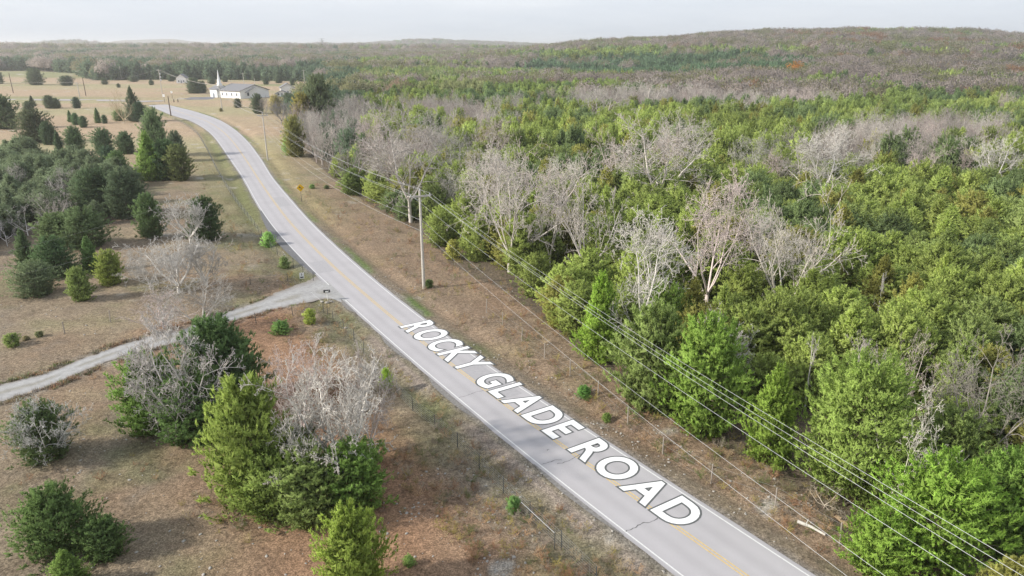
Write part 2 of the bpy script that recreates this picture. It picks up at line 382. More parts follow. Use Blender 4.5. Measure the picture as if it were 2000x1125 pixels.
n2 = t.nodes.new('ShaderNodeTexNoise'); n2.inputs['Scale'].default_value = 25; n2.inputs['Detail'].default_value = 3
t.links.new(c_.outputs['Object'], n1.inputs['Vector']); t.links.new(c_.outputs['Object'], n2.inputs['Vector'])
r1 = t.nodes.new('ShaderNodeValToRGB'); r1.color_ramp.elements[0].position = .3; r1.color_ramp.elements[1].position = .7
r1.color_ramp.elements[0].color = (.375, .360, .370, 1); r1.color_ramp.elements[1].color = (.415, .40, .41, 1)
t.links.new(n1.outputs['Fac'], r1.inputs[0])
mr = t.nodes.new('ShaderNodeMapRange'); mr.inputs[1].default_value = .3; mr.inputs[2].default_value = .7; mr.inputs[3].default_value = .9; mr.inputs[4].default_value = 1.1; t.links.new(n2.outputs['Fac'], mr.inputs[0])
ra = t.nodes.new('ShaderNodeAttribute'); ra.attribute_name = 'tone'
m0 = t.nodes.new('ShaderNodeMath'); m0.operation = 'MULTIPLY'; t.links.new(mr.outputs[0], m0.inputs[0]); t.links.new(ra.outputs['Fac'], m0.inputs[1])
v = t.nodes.new('ShaderNodeVectorMath'); v.operation = 'SCALE'; t.links.new(r1.outputs[0], v.inputs[0]); t.links.new(m0.outputs[0], v.inputs['Scale']); t.links.new(v.outputs[0], b.inputs['Base Color'])
NRC = 24
road = strip('road', lambda k: -HW[k]-.32, lambda k: HW[k]+.32, 0.0, rmat, wob=.14, kind='structure', cols=NRC)
# traffic has polished two wheel tracks in each lane and left the crown a shade darker
tone = []
for k in range(NR):
    for c in range(NRC+1):
        u = (c/NRC*2-1)*(HW[k]+.32)/HW[k]; au = abs(u)
        tone.append(1+.04*math.exp(-((au-.27)/.09)**2)+.04*math.exp(-((au-.75)/.1)**2)-.06*math.exp(-((au-.5)/.1)**2)-.13*max(0, au-1)/.11)
ta = road.data.attributes.new('tone', 'FLOAT', 'POINT'); ta.data.foreach_set('value', np.array(tone, np.float32))
road['label'] = 'pale grey two lane road curving away to the junction'
for sgn in (-1, 1):
    strip('edge_line', lambda k: sgn*HW[k]-.05, lambda k: sgn*HW[k]+.05, .004, M['paintw'], parent=road)
for sgn in (-1, 1):
    strip('centre_line', lambda k: sgn*.11-.05, lambda k: sgn*.11+.05, .004, M['painty'], s0=3, parent=road)
# dark widening patch on the left edge
dk = mat('dark_patch_asphalt', (.15, .15, .155), .9, noise=.2, nscale=3)
ks = [k for k in range(NR) if 85 < math.hypot(CX[k], CY[k]) < 128]
strip('dark_asphalt_patch', lambda k: -HW[k]-.4-.9*math.sin(math.pi*(k-ks[0])/(ks[-1]-ks[0])), lambda k: -HW[k]-.1, .004, dk, ks[0], ks[-1], road)
crm = mat('crumbled_edge', (.20, .19, .18), .95, noise=.35, nscale=5)
for r0_, r1_, wd_ in ((47, 56, .55), (58, 66, .4), (70, 78, .45), (36, 43, .35)):
    ks = [k for k in range(NR) if r0_ < math.hypot(CX[k], CY[k]) < r1_ and CY[k] > 0]
    if len(ks) > 3: strip('crumbled_edge', lambda k: -HW[k]-.34-wd_*math.sin(math.pi*(k-ks[0])/(ks[-1]-ks[0]))*(.6+.8*vnoise(S[k], 4, .8, 3)), lambda k: -HW[k]-.26, .0045, crm, ks[0], ks[-1]+1, road)
ptm = mat('old_asphalt_patch', (.355, .345, .355), .9, noise=.08, nscale=4)
for kk, a_, b_2, n_k in ((NR-40, .2, 2.2, 5), (NR-62, -2.4, -.4, 4), (NR-88, .3, 2.3, 6)):
    strip('asphalt_patch', lambda k: a_, lambda k: b_2, .0025, ptm, kk, kk+n_k, road, wob=.1)
# cracks
def crack(pts, w=.022):
    P = smooth(G(pts), 5); V = []; Fs = []
    for i, p in enumerate(P):
        d = P[min(i+1, len(P)-1)]-P[max(i-1, 0)]; n = np.array((-d[1], d[0]))/np.linalg.norm(d)
        j = (random.random()-.5)*.10; ww = w*(.5+random.random())
        V += [(*(p+n*(j+ww)), .005), (*(p+n*(j-ww)), .005)]
        if i: Fs.append((2*i-2, 2*i-1, 2*i+1, 2*i))
    put('crack', mesh('crack', V, Fs, M['crack']), road)
crack([(895,777),(912,772),(930,766),(946,762)]); crack([(1056,907),(1072,903),(1088,898),(1097,899)]); crack([(1088,906),(1105,902),(1120,894),(1136,886)])
crack([(1222,1038),(1240,1030),(1256,1022),(1270,1019),(1285,1011)], .032); crack([(1068,880),(1072,877)], .03); crack([(770,560),(786,566),(800,569)], .02)

# caption overlay built as flat lettering laid along the road, not road paint
LB0, LB1 = ground_xy(783, 638)[:2], ground_xy(1322, 1032)[:2]     # foot of the first R, foot of the last D
LT0, LT1 = ground_xy(838, 626)[:2], ground_xy(1380, 1004)[:2]
let = empty('road_lettering', (LB0[0], LB0[1], 0))
tag(let, 'large white caption capitals reading ROCKY GLADE ROAD with grey outlines, lying along the road', 'lettering')
TEXT = 'ROCKY GLADE ROAD'
def glyph_mesh(ch, off):
    cu = bpy.data.curves.new('glyph', 'FONT'); cu.body = ch; cu.offset = off; cu.resolution_u = 6; cu.fill_mode = 'FRONT' if hasattr(cu, 'fill_mode') else 'BOTH'
    ob = bpy.data.objects.new('glyph', cu); COL.objects.link(ob); dg = bpy.context.evaluated_depsgraph_get()
    me = bpy.data.meshes.new_from_object(ob.evaluated_get(dg)); bpy.data.objects.remove(ob); return me
adv = {}; cur = 0; gl = []
for ch in TEXT:
    if ch == ' ': cur += .36; continue
    if ch not in adv:
        me = glyph_mesh(ch, 0.0); xs = [v.co.x for v in me.vertices]; ys = [v.co.y for v in me.vertices]; adv[ch] = (min(xs), max(xs), max(ys))
    gl.append((ch, cur-adv[ch][0])); cur += adv[ch][1]-adv[ch][0]+.20
TW = cur-.20; capH = adv['R'][2]
B0, B1, T0, T1 = map(np.array, (LB0, LB1, LT0, LT1))
def warp(x, y):
    u = x/TW; vv = y/capH; return (B0*(1-u)+B1*u)*(1-vv)+(T0*(1-u)+T1*u)*vv
for ch, ox in gl:
    mid = warp(ox+(adv[ch][0]+adv[ch][1])/2, 0)
    for nm, off, z, mt, par in (('letter', .026, .014, 'letterw', None), ('outline', .062, .009, 'letterk', 'L')):
        me = glyph_mesh(ch, off); me.materials.clear(); me.materials.append(M[mt])
        for vtx in me.vertices:
            p = warp(vtx.co.x+ox, vtx.co.y); vtx.co = (p[0]-B0[0], p[1]-B0[1], z)
        if me.polygons[0].normal.z < 0: me.flip_normals()
        if par is None: lo = put('letter', me, let); lo['label'] = 'caption letter '+ch
        else: put('outline', me, lo)

# driveway
dmat = bpy.data.materials.new('pale_gravel'); dmat.use_nodes = True; t = dmat.node_tree; b = t.nodes['Principled BSDF']; b.inputs['Roughness'].default_value = .95
c_ = t.nodes.new('ShaderNodeTexCoord'); n1 = t.nodes.new('ShaderNodeTexNoise'); n1.inputs['Scale'].default_value = 2.2; n1.inputs['Detail'].default_value = 8; n1.inputs['Roughness'].default_value = .75
t.links.new(c_.outputs['Object'], n1.inputs['Vector']); mr = t.nodes.new('ShaderNodeMapRange'); mr.inputs[1].default_value = .3; mr.inputs[2].default_value = .7; mr.inputs[3].default_value = .72; mr.inputs[4].default_value = 1.2; t.links.new(n1.outputs['Fac'], mr.inputs[0])
ra = t.nodes.new('ShaderNodeAttribute'); ra.attribute_name = 'wear'; v = t.nodes.new('ShaderNodeVectorMath'); v.operation = 'SCALE'; t.links.new(ra.outputs['Color'], v.inputs[0]); t.links.new(mr.outputs[0], v.inputs['Scale']); t.links.new(v.outputs[0], b.inputs['Base Color'])
bp = t.nodes.new('ShaderNodeBump'); bp.inputs['Strength'].default_value = .5; bp.inputs['Distance'].default_value = .05; t.links.new(n1.outputs['Fac'], bp.inputs['Height']); t.links.new(bp.outputs[0], b.inputs['Normal'])
ND = 220; NC = 14
U = resample(smooth(DRV_U), ND); Lo = resample(smooth(DRV_L), ND); V = []; Fs = []; wear = []
for i in range(ND):
    ea, eb = (vnoise(i*.5, 3, 2.2, 8)-.5)*.9, (vnoise(i*.5, 90, 2.2, 8)-.5)*.9
    for c in range(NC+1):
        f_ = c/NC; wd_ = np.linalg.norm(U[i]-Lo[i]); p = U[i]*(1-f_)+Lo[i]*f_; dr = (Lo[i]-U[i])/wd_; p = p+dr*((1-f_)*ea+f_*eb)
        V.append((p[0], p[1], -.012+.02*math.sin(math.pi*f_)+max(0, float(micro(*p)))))
        cen_ = math.exp(-((f_-.5)/.10)**2)*float(sstep(8, 20, i))*float(sstep(.35, .55, vnoise(p[0], p[1], 3, 12))); edge = 1-float(sstep(0, .16, min(f_, 1-f_)))
        rut = math.exp(-((f_-.3)/.09)**2)+math.exp(-((f_-.7)/.09)**2)
        col_ = np.array([.33, .325, .32])*(1+.12*rut)*(.9+.2*float(vnoise(p[0], p[1], 5, 13))); col_ = col_*(1-.5*cen_)+np.array([.21, .19, .13])*.5*cen_; col_ = col_*(1-.6*edge)+np.array([.22, .18, .14])*.6*edge
        wear.append((*col_, 1))
for i in range(ND-1):
    for c in range(NC): a_ = i*(NC+1)+c; Fs.append((a_, a_+1, a_+NC+2, a_+NC+1))
dme = mesh('driveway', V, Fs, dmat)
wa = dme.color_attributes.new('wear', 'FLOAT_COLOR', 'POINT'); wa.data.foreach_set('color', np.array(wear, np.float32).ravel())
if dme.polygons[0].normal.z < 0: dme.flip_normals()
o = put('driveway', dme); tag(o, 'pale gravel driveway leaving the road', kind='structure')
def flat_path(name, P, w, z, m, label):
    P = resample(smooth(P), 40); V = []; Fs = []
    for i, p in enumerate(P):
        d = P[min(i+1, 39)]-P[max(i-1, 0)]; n = np.array((-d[1], d[0]))/np.linalg.norm(d)
        V += [(*(p+n*w/2), z), (*(p-n*w/2), z)]
        if i: Fs.append((2*i-2, 2*i-1, 2*i+1, 2*i))
    me = mesh(name, V, Fs, m)
    if me.polygons[0].normal.z < 0: me.flip_normals()
    tag(put(name, me), label, kind='structure')
jm = mat('pale_cross_road_asphalt', (.37, .34, .33), .9, noise=.06, nscale=.3)
flat_path('cross_road', HWY, 11, -.012+.03, jm, 'pale cross road beyond the cedars at the junction')
flat_path('church_drive', HWY2, 6, -.02+.03, jm, 'drive from the junction to the church')
V = [(*p, .035) for p in LOT]; me = bpy.data.meshes.new('parking_lot'); me.from_pydata(V, [], [tuple(range(len(V)))]); me.materials.append(mat('parking_asphalt', (.16, .16, .175), .9, noise=.1, nscale=.4))
if me.polygons[0].normal.z < 0: me.flip_normals()
tag(put('parking_lot', me), 'dark grey car park in front of the church', kind='structure')

# ------------------------------------------------------------------ tree builders
def frames(D):
    ref = np.where(np.abs(D[:, 2:3]) < .9, np.array([[0, 0, 1.]]), np.array([[1., 0, 0]]))
    a = np.cross(D, ref); a /= np.linalg.norm(a, axis=1, keepdims=True)+1e-9
    return a, np.cross(D, a)
def prisms(P0, P1, r0, r1, n=3):
    P0 = np.asarray(P0); P1 = np.asarray(P1); D = P1-P0; D = D/(np.linalg.norm(D, axis=1, keepdims=True)+1e-9); a, b = frames(D)
    V = []
    for k in range(n):
        t = 2*math.pi*k/n; d = a*math.cos(t)+b*math.sin(t); V.append(P0+d*r0[:, None]); V.append(P1+d*r1[:, None])
    V = np.stack(V, 1).reshape(-1, 3); m = len(P0); base = np.arange(m)[:, None]*2*n; Fs = []
    for k in range(n):
        k2 = (k+1) % n; Fs.append(base+np.array([[2*k, 2*k2, 2*k2+1, 2*k+1]]))
    return V, np.stack(Fs, 1).reshape(-1, 4)
def wind(V, nrm):
    """turn each separate triangle so that its face looks the way the crown's surface does"""
    T3 = V.reshape(-1, 3, 3); fn = np.cross(T3[:, 1]-T3[:, 0], T3[:, 2]-T3[:, 0]); bad = (fn*nrm.reshape(-1, 3, 3).mean(1)).sum(1) < 0
    T3 = T3.copy(); n3 = nrm.reshape(-1, 3, 3).copy(); T3[bad] = T3[bad][:, [1, 0, 2]]; n3[bad] = n3[bad][:, [1, 0, 2]]
    return T3.reshape(-1, 3), n3.reshape(-1, 3)
def unit(v): return v/(np.linalg.norm(v, axis=-1, keepdims=True)+1e-9)

def cedar(seed, shape, nb, ns, nbl, blade, core, mleaf, name='crown'):
    """crown of height 1 and widest radius .5: boughs carrying feathery sprays of narrow blades; returns crown and trunk meshes"""
    g = np.random.default_rng(seed); K = nb
    u = np.clip(.03+.97*((np.arange(K)+g.random(K))/K)**(.85 if shape != 'cone' else .95), 0, .995)
    if shape == 'cone': prof = .5*(1-u)**.72*np.minimum(1, .62+u*3)
    elif shape == 'egg': prof = .5*np.sqrt(np.clip(1-((u-.36)/.645)**2, 0.0, 1))
    else: prof = .5*np.sqrt(np.clip(1-((u-.40)/.62)**2, .02, 1))
    ang = np.arange(K)*2.39996+g.random(K)*.9
    lob = 1+.20*np.sin(ang*2+g.random()*6+u*4)+.15*np.sin(ang*3+g.random()*6-u*9)+.10*np.sin(ang*5+g.random()*6+u*14)
    R = np.maximum(prof, .03)*lob*(.66+.46*g.random(K))
    lift = .05+.16*g.random(K)+.10*u
    bdir = np.stack([np.cos(ang), np.sin(ang), np.zeros(K)], 1)
    # sprays along the outer part of each bough
    tt = (.35+.68*g.random((K, ns))**.7)
    C = bdir[:, None, :]*(R[:, None]*tt)[..., None]
    C[..., 2] = (u[:, None]-lift[:, None]*.8)+lift[:, None]*tt**1.5+g.normal(0, .012, (K, ns))
    side = np.cross(bdir, np.array([0, 0, 1.]))
    C = C+side[:, None, :]*(g.normal(0, .085, (K, ns))*(R[:, None]*.9+.05))[..., None]
    C[..., 2] = np.maximum(C[..., 2], .01)
    C = C.reshape(-1, 3); od = np.repeat(bdir, ns, 0)
    axis = unit(od*(.75-.45*np.repeat(u, ns)[:, None])+np.array([0, 0, .62])+g.normal(0, .28, C.shape))
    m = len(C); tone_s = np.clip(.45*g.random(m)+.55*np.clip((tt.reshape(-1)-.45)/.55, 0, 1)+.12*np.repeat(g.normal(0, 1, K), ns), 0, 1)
    # blades of each spray: spread like a feather about the axis
    ax = np.repeat(axis, nbl, 0); cc = np.repeat(C, nbl, 0); o2 = g.normal(0, .42, ax.shape)
    bd = unit(ax+o2); L = blade*(.5+.75*g.random(len(ax))); w = L*(.095+.06*g.random(len(ax)))
    st = cc+ax*(g.random((len(ax), 1))-.35)*blade*1.1
    wd = unit(np.cross(bd, g.normal(0, 1, bd.shape)))
    A = st-wd*w[:, None]; B = st+wd*w[:, None]; T = st+bd*L[:, None]
    V = np.stack([A, B, T], 1).reshape(-1, 3)
    cen = V*np.array([1, 1, .8])-np.array([0, 0, .28]); fn = np.repeat(np.cross(wd, bd), 3, 0); on = unit(cen)
    fn = fn*np.sign((fn*on).sum(1, keepdims=True)+1e-9)
    nrm = unit(on*.75+fn*.45+np.array([0, 0, .15])+np.repeat(np.repeat(g.normal(0, .22, (m, 3)), nbl, 0), 3, 0))
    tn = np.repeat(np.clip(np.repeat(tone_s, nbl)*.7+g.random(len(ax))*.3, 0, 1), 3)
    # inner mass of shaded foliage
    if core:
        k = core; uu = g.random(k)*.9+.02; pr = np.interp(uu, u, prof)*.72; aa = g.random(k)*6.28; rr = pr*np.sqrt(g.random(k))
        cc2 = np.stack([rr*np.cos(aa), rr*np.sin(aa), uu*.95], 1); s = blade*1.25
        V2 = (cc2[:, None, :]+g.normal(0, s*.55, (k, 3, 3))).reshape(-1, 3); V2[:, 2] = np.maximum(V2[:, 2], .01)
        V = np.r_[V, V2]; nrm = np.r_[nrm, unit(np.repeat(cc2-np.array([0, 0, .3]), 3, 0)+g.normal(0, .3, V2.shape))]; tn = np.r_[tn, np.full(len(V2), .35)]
    V, nrm = wind(V, nrm)
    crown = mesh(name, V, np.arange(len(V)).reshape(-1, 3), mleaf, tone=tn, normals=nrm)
    P0 = np.array([[0, 0, -.03], [0, 0, .35]]); P1 = np.array([[0, 0, .35], [.01, 0, .85]])
    bs = min(40, K); sel = np.linspace(0, K-1, bs).astype(int)
    bp0 = np.stack([np.zeros(bs), np.zeros(bs), np.maximum(u[sel]-lift[sel], .02)], 1); bp1 = bdir[sel]*(R[sel]*.8)[:, None]; bp1[:, 2] = u[sel]-lift[sel]*.3
    tv, tf = prisms(np.r_[P0, bp0], np.r_[P1, bp1], np.r_[[.026, .020], np.full(bs, .006)], np.r_[[.020, .006], np.full(bs, .002)], 5)
    return crown, mesh('trunk', tv, tf, M['bark'])

def bare(seed, fan=5, up=.55, levels=5, trunk=.2, wid=.5, dens=1.0, twr=.0014, mtw=None, lean=0.0, thick=.019):
    """leafless tree of height 1, radius about wid: trunk and limbs in one mesh, twigs in another"""
    g = np.random.default_rng(seed); seg = []
    def grow(p, d, L, r, lev):
        n = (4, 5, 4, 3, 2, 1)[lev]; r_end = r*(.62 if lev == 0 else .35); pts = []
        for i in range(n):
            d = unit(d+g.normal(0, (.05, .13, .19, .22, .25, .25)[lev], 3)+np.array([0, 0, .06 if lev < 2 else .0]))
            p1 = p+d*L/n; ra = r+(r_end-r)*i/n; rb = r+(r_end-r)*(i+1)/n
            seg.append((p, p1, max(ra, twr*.7), max(rb, twr*.5), lev)); pts.append((p1, d.copy(), rb)); p = p1
        if lev >= levels: return
        if lev >= 1 and math.hypot(math.hypot(p[0], p[1])/.50, (p[2]-.66)/.42) > 1.0: L = L*.55
        if lev == 0:
            k = fan
            for j in range(k):
                a = j*6.283/k+g.random()*.8; s = (.25+.75*g.random())*(1-up); pd, dd_, rr = pts[-1] if j < k*.6 else pts[-2]
                nd = unit(np.array([math.cos(a)*s*1.75, math.sin(a)*s*1.75, up+.2])); grow(pd, nd, (1-trunk)*(.78+.2*g.random())*(1-.25*s), rr*(.55+.3*g.random()), 1)
            for j in range(2):
                a = g.random()*6.28; pd, dd_, rr = pts[1+j]; grow(pd, unit(np.array([math.cos(a), math.sin(a), .25])), .32, rr*.4, 2)
            return
        k = int(round((6, 6, 5, 3.6, 2.5)[lev if lev < 5 else 4]*dens+g.random()-.3))
        for j in range(k):
            pd, dd_, rr = pts[min(n-1, int(n*(.15+.85*(j+g.random())/k)))]
            o = unit(np.cross(dd_, g.normal(0, 1, 3))); sp = .6+.6*g.random()
            nd = unit(dd_*(1-.2*sp)+o*sp+np.array([0, 0, .12]))
            grow(pd, nd, L*(.36+.22*g.random())*(1.05 if lev > 1 else 1), max(rr*.72, twr if lev < 3 else twr*.7), lev+1)
        if lev >= 1:
            pd, dd_, rr = pts[-1]; grow(pd, unit(dd_+g.normal(0, .3, 3)), L*.4, max(rr*.8, twr), lev+1)
    grow(np.zeros(3)-np.array([0, 0, .02]), unit(np.array([lean, 0, 1.])), trunk, thick, 0)
    P0 = np.array([s[0] for s in seg]); P1 = np.array([s[1] for s in seg]); r0 = np.array([s[2] for s in seg]); r1 = np.array([s[3] for s in seg]); lv = np.array([s[4] for s in seg])
    top = P1[:, 2].max(); rad_ = np.percentile(np.hypot(P1[:, 0], P1[:, 1]), 97); sc = np.array([wid/rad_, wid/rad_, 1/top])
    P0 = P0*sc; P1 = P1*sc; big = lv <= 1
    v1, f1 = prisms(P0[big], P1[big], r0[big], r1[big], 6); v2, f2 = prisms(P0[~big], P1[~big], r0[~big], r1[~big], 3)
    t2 = np.repeat(g.random((~big).sum()), 6)
    return mesh('crown', v2, f2, mtw, tone=t2), mesh('trunk', v1, f1, mtw, tone=np.full(len(v1), .6))
def join_meshes(name, ms, mats):
    V = []; Fs = []; T = []; MI = []; o = 0
    for k, me in enumerate(ms):
        n = len(me.vertices); v = np.zeros(n*3, np.float32); me.vertices.foreach_get('co', v)
        l = np.zeros(len(me.loops), np.int32); me.loops.foreach_get('vertex_index', l); q_ = l.reshape(len(me.polygons), -1)
        if q_.shape[1] == 3: q_ = np.c_[q_, q_[:, 2]]
        V.append(v.reshape(-1, 3)); Fs.append(q_+o); o += n
        if 'tone' in me.attributes:
            t_ = np.zeros(n, np.float32); me.attributes['tone'].data.foreach_get('value', t_)
        else: t_ = np.full(n, .5)
        T.append(t_); MI.append(np.full(len(q_), k))
    return V, Fs, T, MI

# near kinds (own objects) and light kinds (the mass of the forest)
CED = [cedar(11, 'egg', 180, 18, 19, .034, 3000, M['leaf']), cedar(12, 'cone', 190, 17, 19, .032, 2600, M['leaf']), cedar(13, 'round', 200, 18, 19, .031, 3200, M['leaf']),
       cedar(14, 'egg', 160, 20, 19, .035, 3000, M['leaf']), cedar(15, 'cone', 170, 18, 19, .033, 2600, M['leaf']), cedar(16, 'egg', 200, 18, 18, .033, 3000, M['leaf'])]
CED_WIDE = [cedar(17, 'round', 380, 20, 16, .022, 6000, M['leaf']), cedar(18, 'egg', 380, 20, 16, .023, 6000, M['leaf'])]
BARE = [bare(21, 5, .50, 5, .18, .50, 1.0, .0018, M['twig']), bare(22, 6, .40, 5, .14, .52, 1.0, .0018, M['twig']), bare(23, 3, .75, 5, .30, .33, 1.05, .0018, M['twig']),
        bare(24, 7, .45, 5, .10, .50, .95, .0018, M['twig']), bare(25, 4, .6, 5, .22, .42, 1.05, .0018, M['twig'])]
DEAD = [bare(31, 4, .30, 5, .30, .50, .8, .0022, M['twig'], .25, .02), bare(32, 5, .2, 5, .2, .55, .8, .0022, M['twig'], -.2, .02)]
OAK = [bare(34, 7, .30, 5, .16, .52, 1.15, .0024, M['twig'], 0, .024), bare(35, 6, .38, 5, .14, .5, 1.15, .0022, M['twig'], .1, .022)]
SNAG = bare(33, 2, .9, 3, .55, .16, .9, .003, M['twig'])

counts = {}
def tree(kind, x, y, h, w, color, label, group=None, mi=None, rz=None, z=None, name=None, lean=None):
    lib = {'cedar': CED, 'wide': CED_WIDE, 'bare': BARE, 'dead': DEAD, 'snag': [SNAG], 'oak': OAK}[kind]
    k = random.randrange(len(lib)) if mi is None else mi
    cr_, tr_ = lib[k]
    nm = name or {'cedar': 'cedar_tree', 'wide': 'cedar_tree', 'bare': 'bare_tree', 'dead': 'dead_tree', 'oak': 'bare_tree', 'snag': 'dead_tree'}[kind]
    wr = {'cedar': 1.12, 'wide': 1.12, 'bare': 1.0, 'dead': 1.0, 'oak': 1.0, 'snag': .32}[kind]
    if kind == 'bare': wr = (1.0, 1.04, .66, 1.0, .84)[k]
    e = empty(nm, (x, y, (gz(x, y) if z is None else z)-.05), random.random()*6.28 if rz is None else rz, (w/wr, w/wr, h))
    if lean: e.rotation_euler = (lean[0], lean[1], e.rotation_euler[2])
    c1 = put('crown', cr_, e, color=color)
    c2 = put('trunk', tr_, e, color=tuple(min(1, c*1.25) for c in color) if kind in ('bare', 'dead', 'snag', 'oak') else color)
    tag(e, label, 'tree', group)
    counts[nm] = counts.get(nm, 0)+1
    return e
def by_px(kind, bx, by, top, wpx, color, label, **kw):
    x, y, t_ = ground_xy(bx, by); h = height_of(by, top); w = wpx/F*t_
    return tree(kind, x, y, h, w, color, label, **kw)
# foliage colours
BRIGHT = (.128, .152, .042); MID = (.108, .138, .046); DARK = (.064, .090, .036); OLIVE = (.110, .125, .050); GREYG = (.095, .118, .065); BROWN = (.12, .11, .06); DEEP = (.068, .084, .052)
PALE = (.46, .42, .38); PINK = (.46, .39, .365); GREY = (.33, .315, .285); WHITE = (.52, .49, .45); DIM = (.24, .22, .20)

occupied = []
def TW(kind, bx, by, top, wpx, color, label, zc=4.0, **kw):
    """a tree whose stem is hidden below the canopy level zc, where (bx, by) is seen"""
    x, y, t_ = ground_xy(bx, by); k = (CH-zc)/CH; x, y, t_ = x*k, y*k, t_*k
    yc = (562.5-top)/F; Z = -math.sin(PITCH)+yc*math.cos(PITCH); Yd = math.cos(PITCH)+yc*math.sin(PITCH)
    e = tree(kind, x, y, CH+Z*y/Yd, wpx/F*t_*1.22, color, label, **kw); occupied.append((x, y, wpx/F*t_*.5, kind)); return e
def T(kind, bx, by, top, wpx, color, label, **kw):
    e = by_px(kind, bx, by, top, wpx, color, label, **kw); occupied.append((e.location.x, e.location.y, wpx/F*ground_xy(bx, by)[2]*.5, kind)); return e

# ---- near pasture left of the road
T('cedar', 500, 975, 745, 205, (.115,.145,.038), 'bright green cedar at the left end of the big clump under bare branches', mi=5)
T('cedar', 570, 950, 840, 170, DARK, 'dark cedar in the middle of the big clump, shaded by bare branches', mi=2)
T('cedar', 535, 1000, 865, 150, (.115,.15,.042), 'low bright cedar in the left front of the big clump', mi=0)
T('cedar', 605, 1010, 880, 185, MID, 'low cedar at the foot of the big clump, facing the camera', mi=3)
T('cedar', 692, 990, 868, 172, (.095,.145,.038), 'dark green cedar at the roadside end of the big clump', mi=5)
T('cedar', 455, 850, 745, 90, (.075,.12,.03), 'small cedar peeping out behind the left of the big clump', mi=1)
TW('oak', 662, 880, 665, 235, (.52,.49,.445), 'big leafless oak rising out of the cedar clump, its lower limbs spreading over it', zc=2.5, mi=0, rz=.6)
TW('oak', 722, 850, 655, 120, (.41,.365,.34), 'pinkish leafless tree at the roadside of the big oak in the cedar clump', zc=1.5, mi=1, rz=2.0)
TW('bare', 590, 840, 650, 140, PINK, 'slender pinkish leafless tree behind the left part of the cedar clump', zc=1.5, mi=4, rz=4.0)
TW('oak', 610, 895, 765, 180, (.52,.49,.44), 'lichen grey dead limbs hanging over the front of the cedar clump', zc=3.0, mi=1, rz=2.6)
T('cedar', 440, 805, 625, 185, (.052,.082,.032), 'tall dark cedar beside the driveway with a dead tree before it', mi=3)
T('cedar', 475, 770, 655, 90, (.055,.085,.03), 'dark cedar at the roadside flank of the tall dark one by the driveway', mi=2)
T('cedar', 300, 838, 690, 130, (.08,.125,.033), 'cedar at the left of the dark clump below the driveway', mi=3)
T('cedar', 385, 850, 730, 185, (.06,.095,.032), 'wide dark cedar in front of the driveway clump', mi=2)
T('cedar', 330, 800, 700, 110, (.06,.09,.033), 'dull green cedar behind the grey trunk by the driveway', mi=0)
TW('oak', 368, 800, 580, 200, (.46,.43,.40), 'tall grey leafless tree over the driveway with a thick leaning trunk', zc=2.0, mi=1, rz=1.0, lean=(0, -.10))
TW('dead', 330, 790, 695, 130, GREY, 'grey dead branches drooping over the left of the driveway clump', zc=3.2, mi=0, rz=.4)
T('cedar', 92, 892, 790, 125, DARK, 'small dark cedar overgrown with dead branches near the driveway', mi=2)
T('oak', 100, 899, 768, 165, (.47,.46,.43), 'tangle of grey dead branches round the small cedar near the driveway', mi=1, rz=1.9)
T('cedar', 118, 1075, 955, 160, (.066,.098,.034), 'broad dark green cedar alone in the nearest corner of the pasture', mi=5)
T('cedar', 208, 1085, 1012, 100, (.066,.098,.036), 'smaller cedar touching the broad cedar in the nearest corner of the pasture', mi=3)
T('cedar', 140, 1150, 1080, 105, (.09,.13,.036), 'bright young cedar in front of the broad cedar in the pasture corner', mi=1)
T('cedar', 695, 1170, 1000, 150, (.125,.16,.036), 'bright yellow green cedar alone on the grass near the fence', mi=3)
# ---- between driveway and the bend
T('oak', 350, 572, 455, 175, (.46,.44,.41), 'broad low leafless thicket tree beside the round cedars', mi=0, rz=.3)
T('oak', 295, 565, 478, 110, (.42,.40,.37), 'low leafless tree at the left of the grey thicket', mi=1, rz=2.2)
T('oak', 405, 562, 455, 105, (.37,.35,.32), 'low leafless tree at the right of the grey thicket', mi=0, rz=4.2)
T('bare', 395, 655, 525, 150, (.36,.34,.31), 'leafless tree on the far edge of the driveway', mi=4, rz=3.3)
T('bare', 320, 640, 560, 150, PINK, 'pinkish twiggy leafless tree by the driveway bend', mi=1, rz=5.2)
T('bare', 430, 640, 560, 80, DIM, 'small dim leafless tree where the driveway leaves the grass', mi=0)
T('oak', 372, 476, 372, 110, (.48,.46,.43), 'leafless oak standing between two dark cedars', mi=0, rz=1.2)
T('cedar', 298, 465, 383, 66, (.062,.09,.038), 'dull green upright cedar left of the leafless oak', mi=3)
T('cedar', 405, 468, 386, 80, (.042,.065,.028), 'very dark cedar right of the leafless oak', mi=5)
T('cedar', 160, 585, 522, 56, MID, 'small round cedar alone on brown grass', mi=0)
T('cedar', 218, 552, 487, 62, BRIGHT, 'bright green round cedar beside the grey thicket', mi=3)
T('cedar', 180, 528, 462, 58, (.07,.11,.04), 'green cedar behind the two round cedars', mi=1)
T('cedar', 72, 572, 508, 95, GREYG, 'low spreading greyish cedar at the front of the left row', mi=2)
T('cedar', 110, 535, 460, 90, (.05,.078,.036), 'dark cedar behind the low greyish cedar', mi=5)
T('cedar', 55, 520, 450, 62, (.06,.085,.04), 'narrow cedar behind the low greyish cedar', mi=1)
T('cedar', 170, 482, 408, 105, (.07,.095,.045), 'wide olive cedar in front of the dark grove', mi=2)
T('cedar', 115, 478, 418, 90, (.075,.10,.045), 'olive cedar left of the wide olive cedar at the dark grove', mi=0)
T('cedar', 250, 425, 335, 95, (.052,.07,.04), 'large dull cedar at the right end of the dark grove', mi=2)
T('cedar', 195, 420, 330, 100, (.048,.068,.036), 'large dull cedar next to the end of the dark grove', mi=2)
T('dead', 118, 400, 340, 52, WHITE, 'white dead cedar standing out of the dark grove', mi=0)
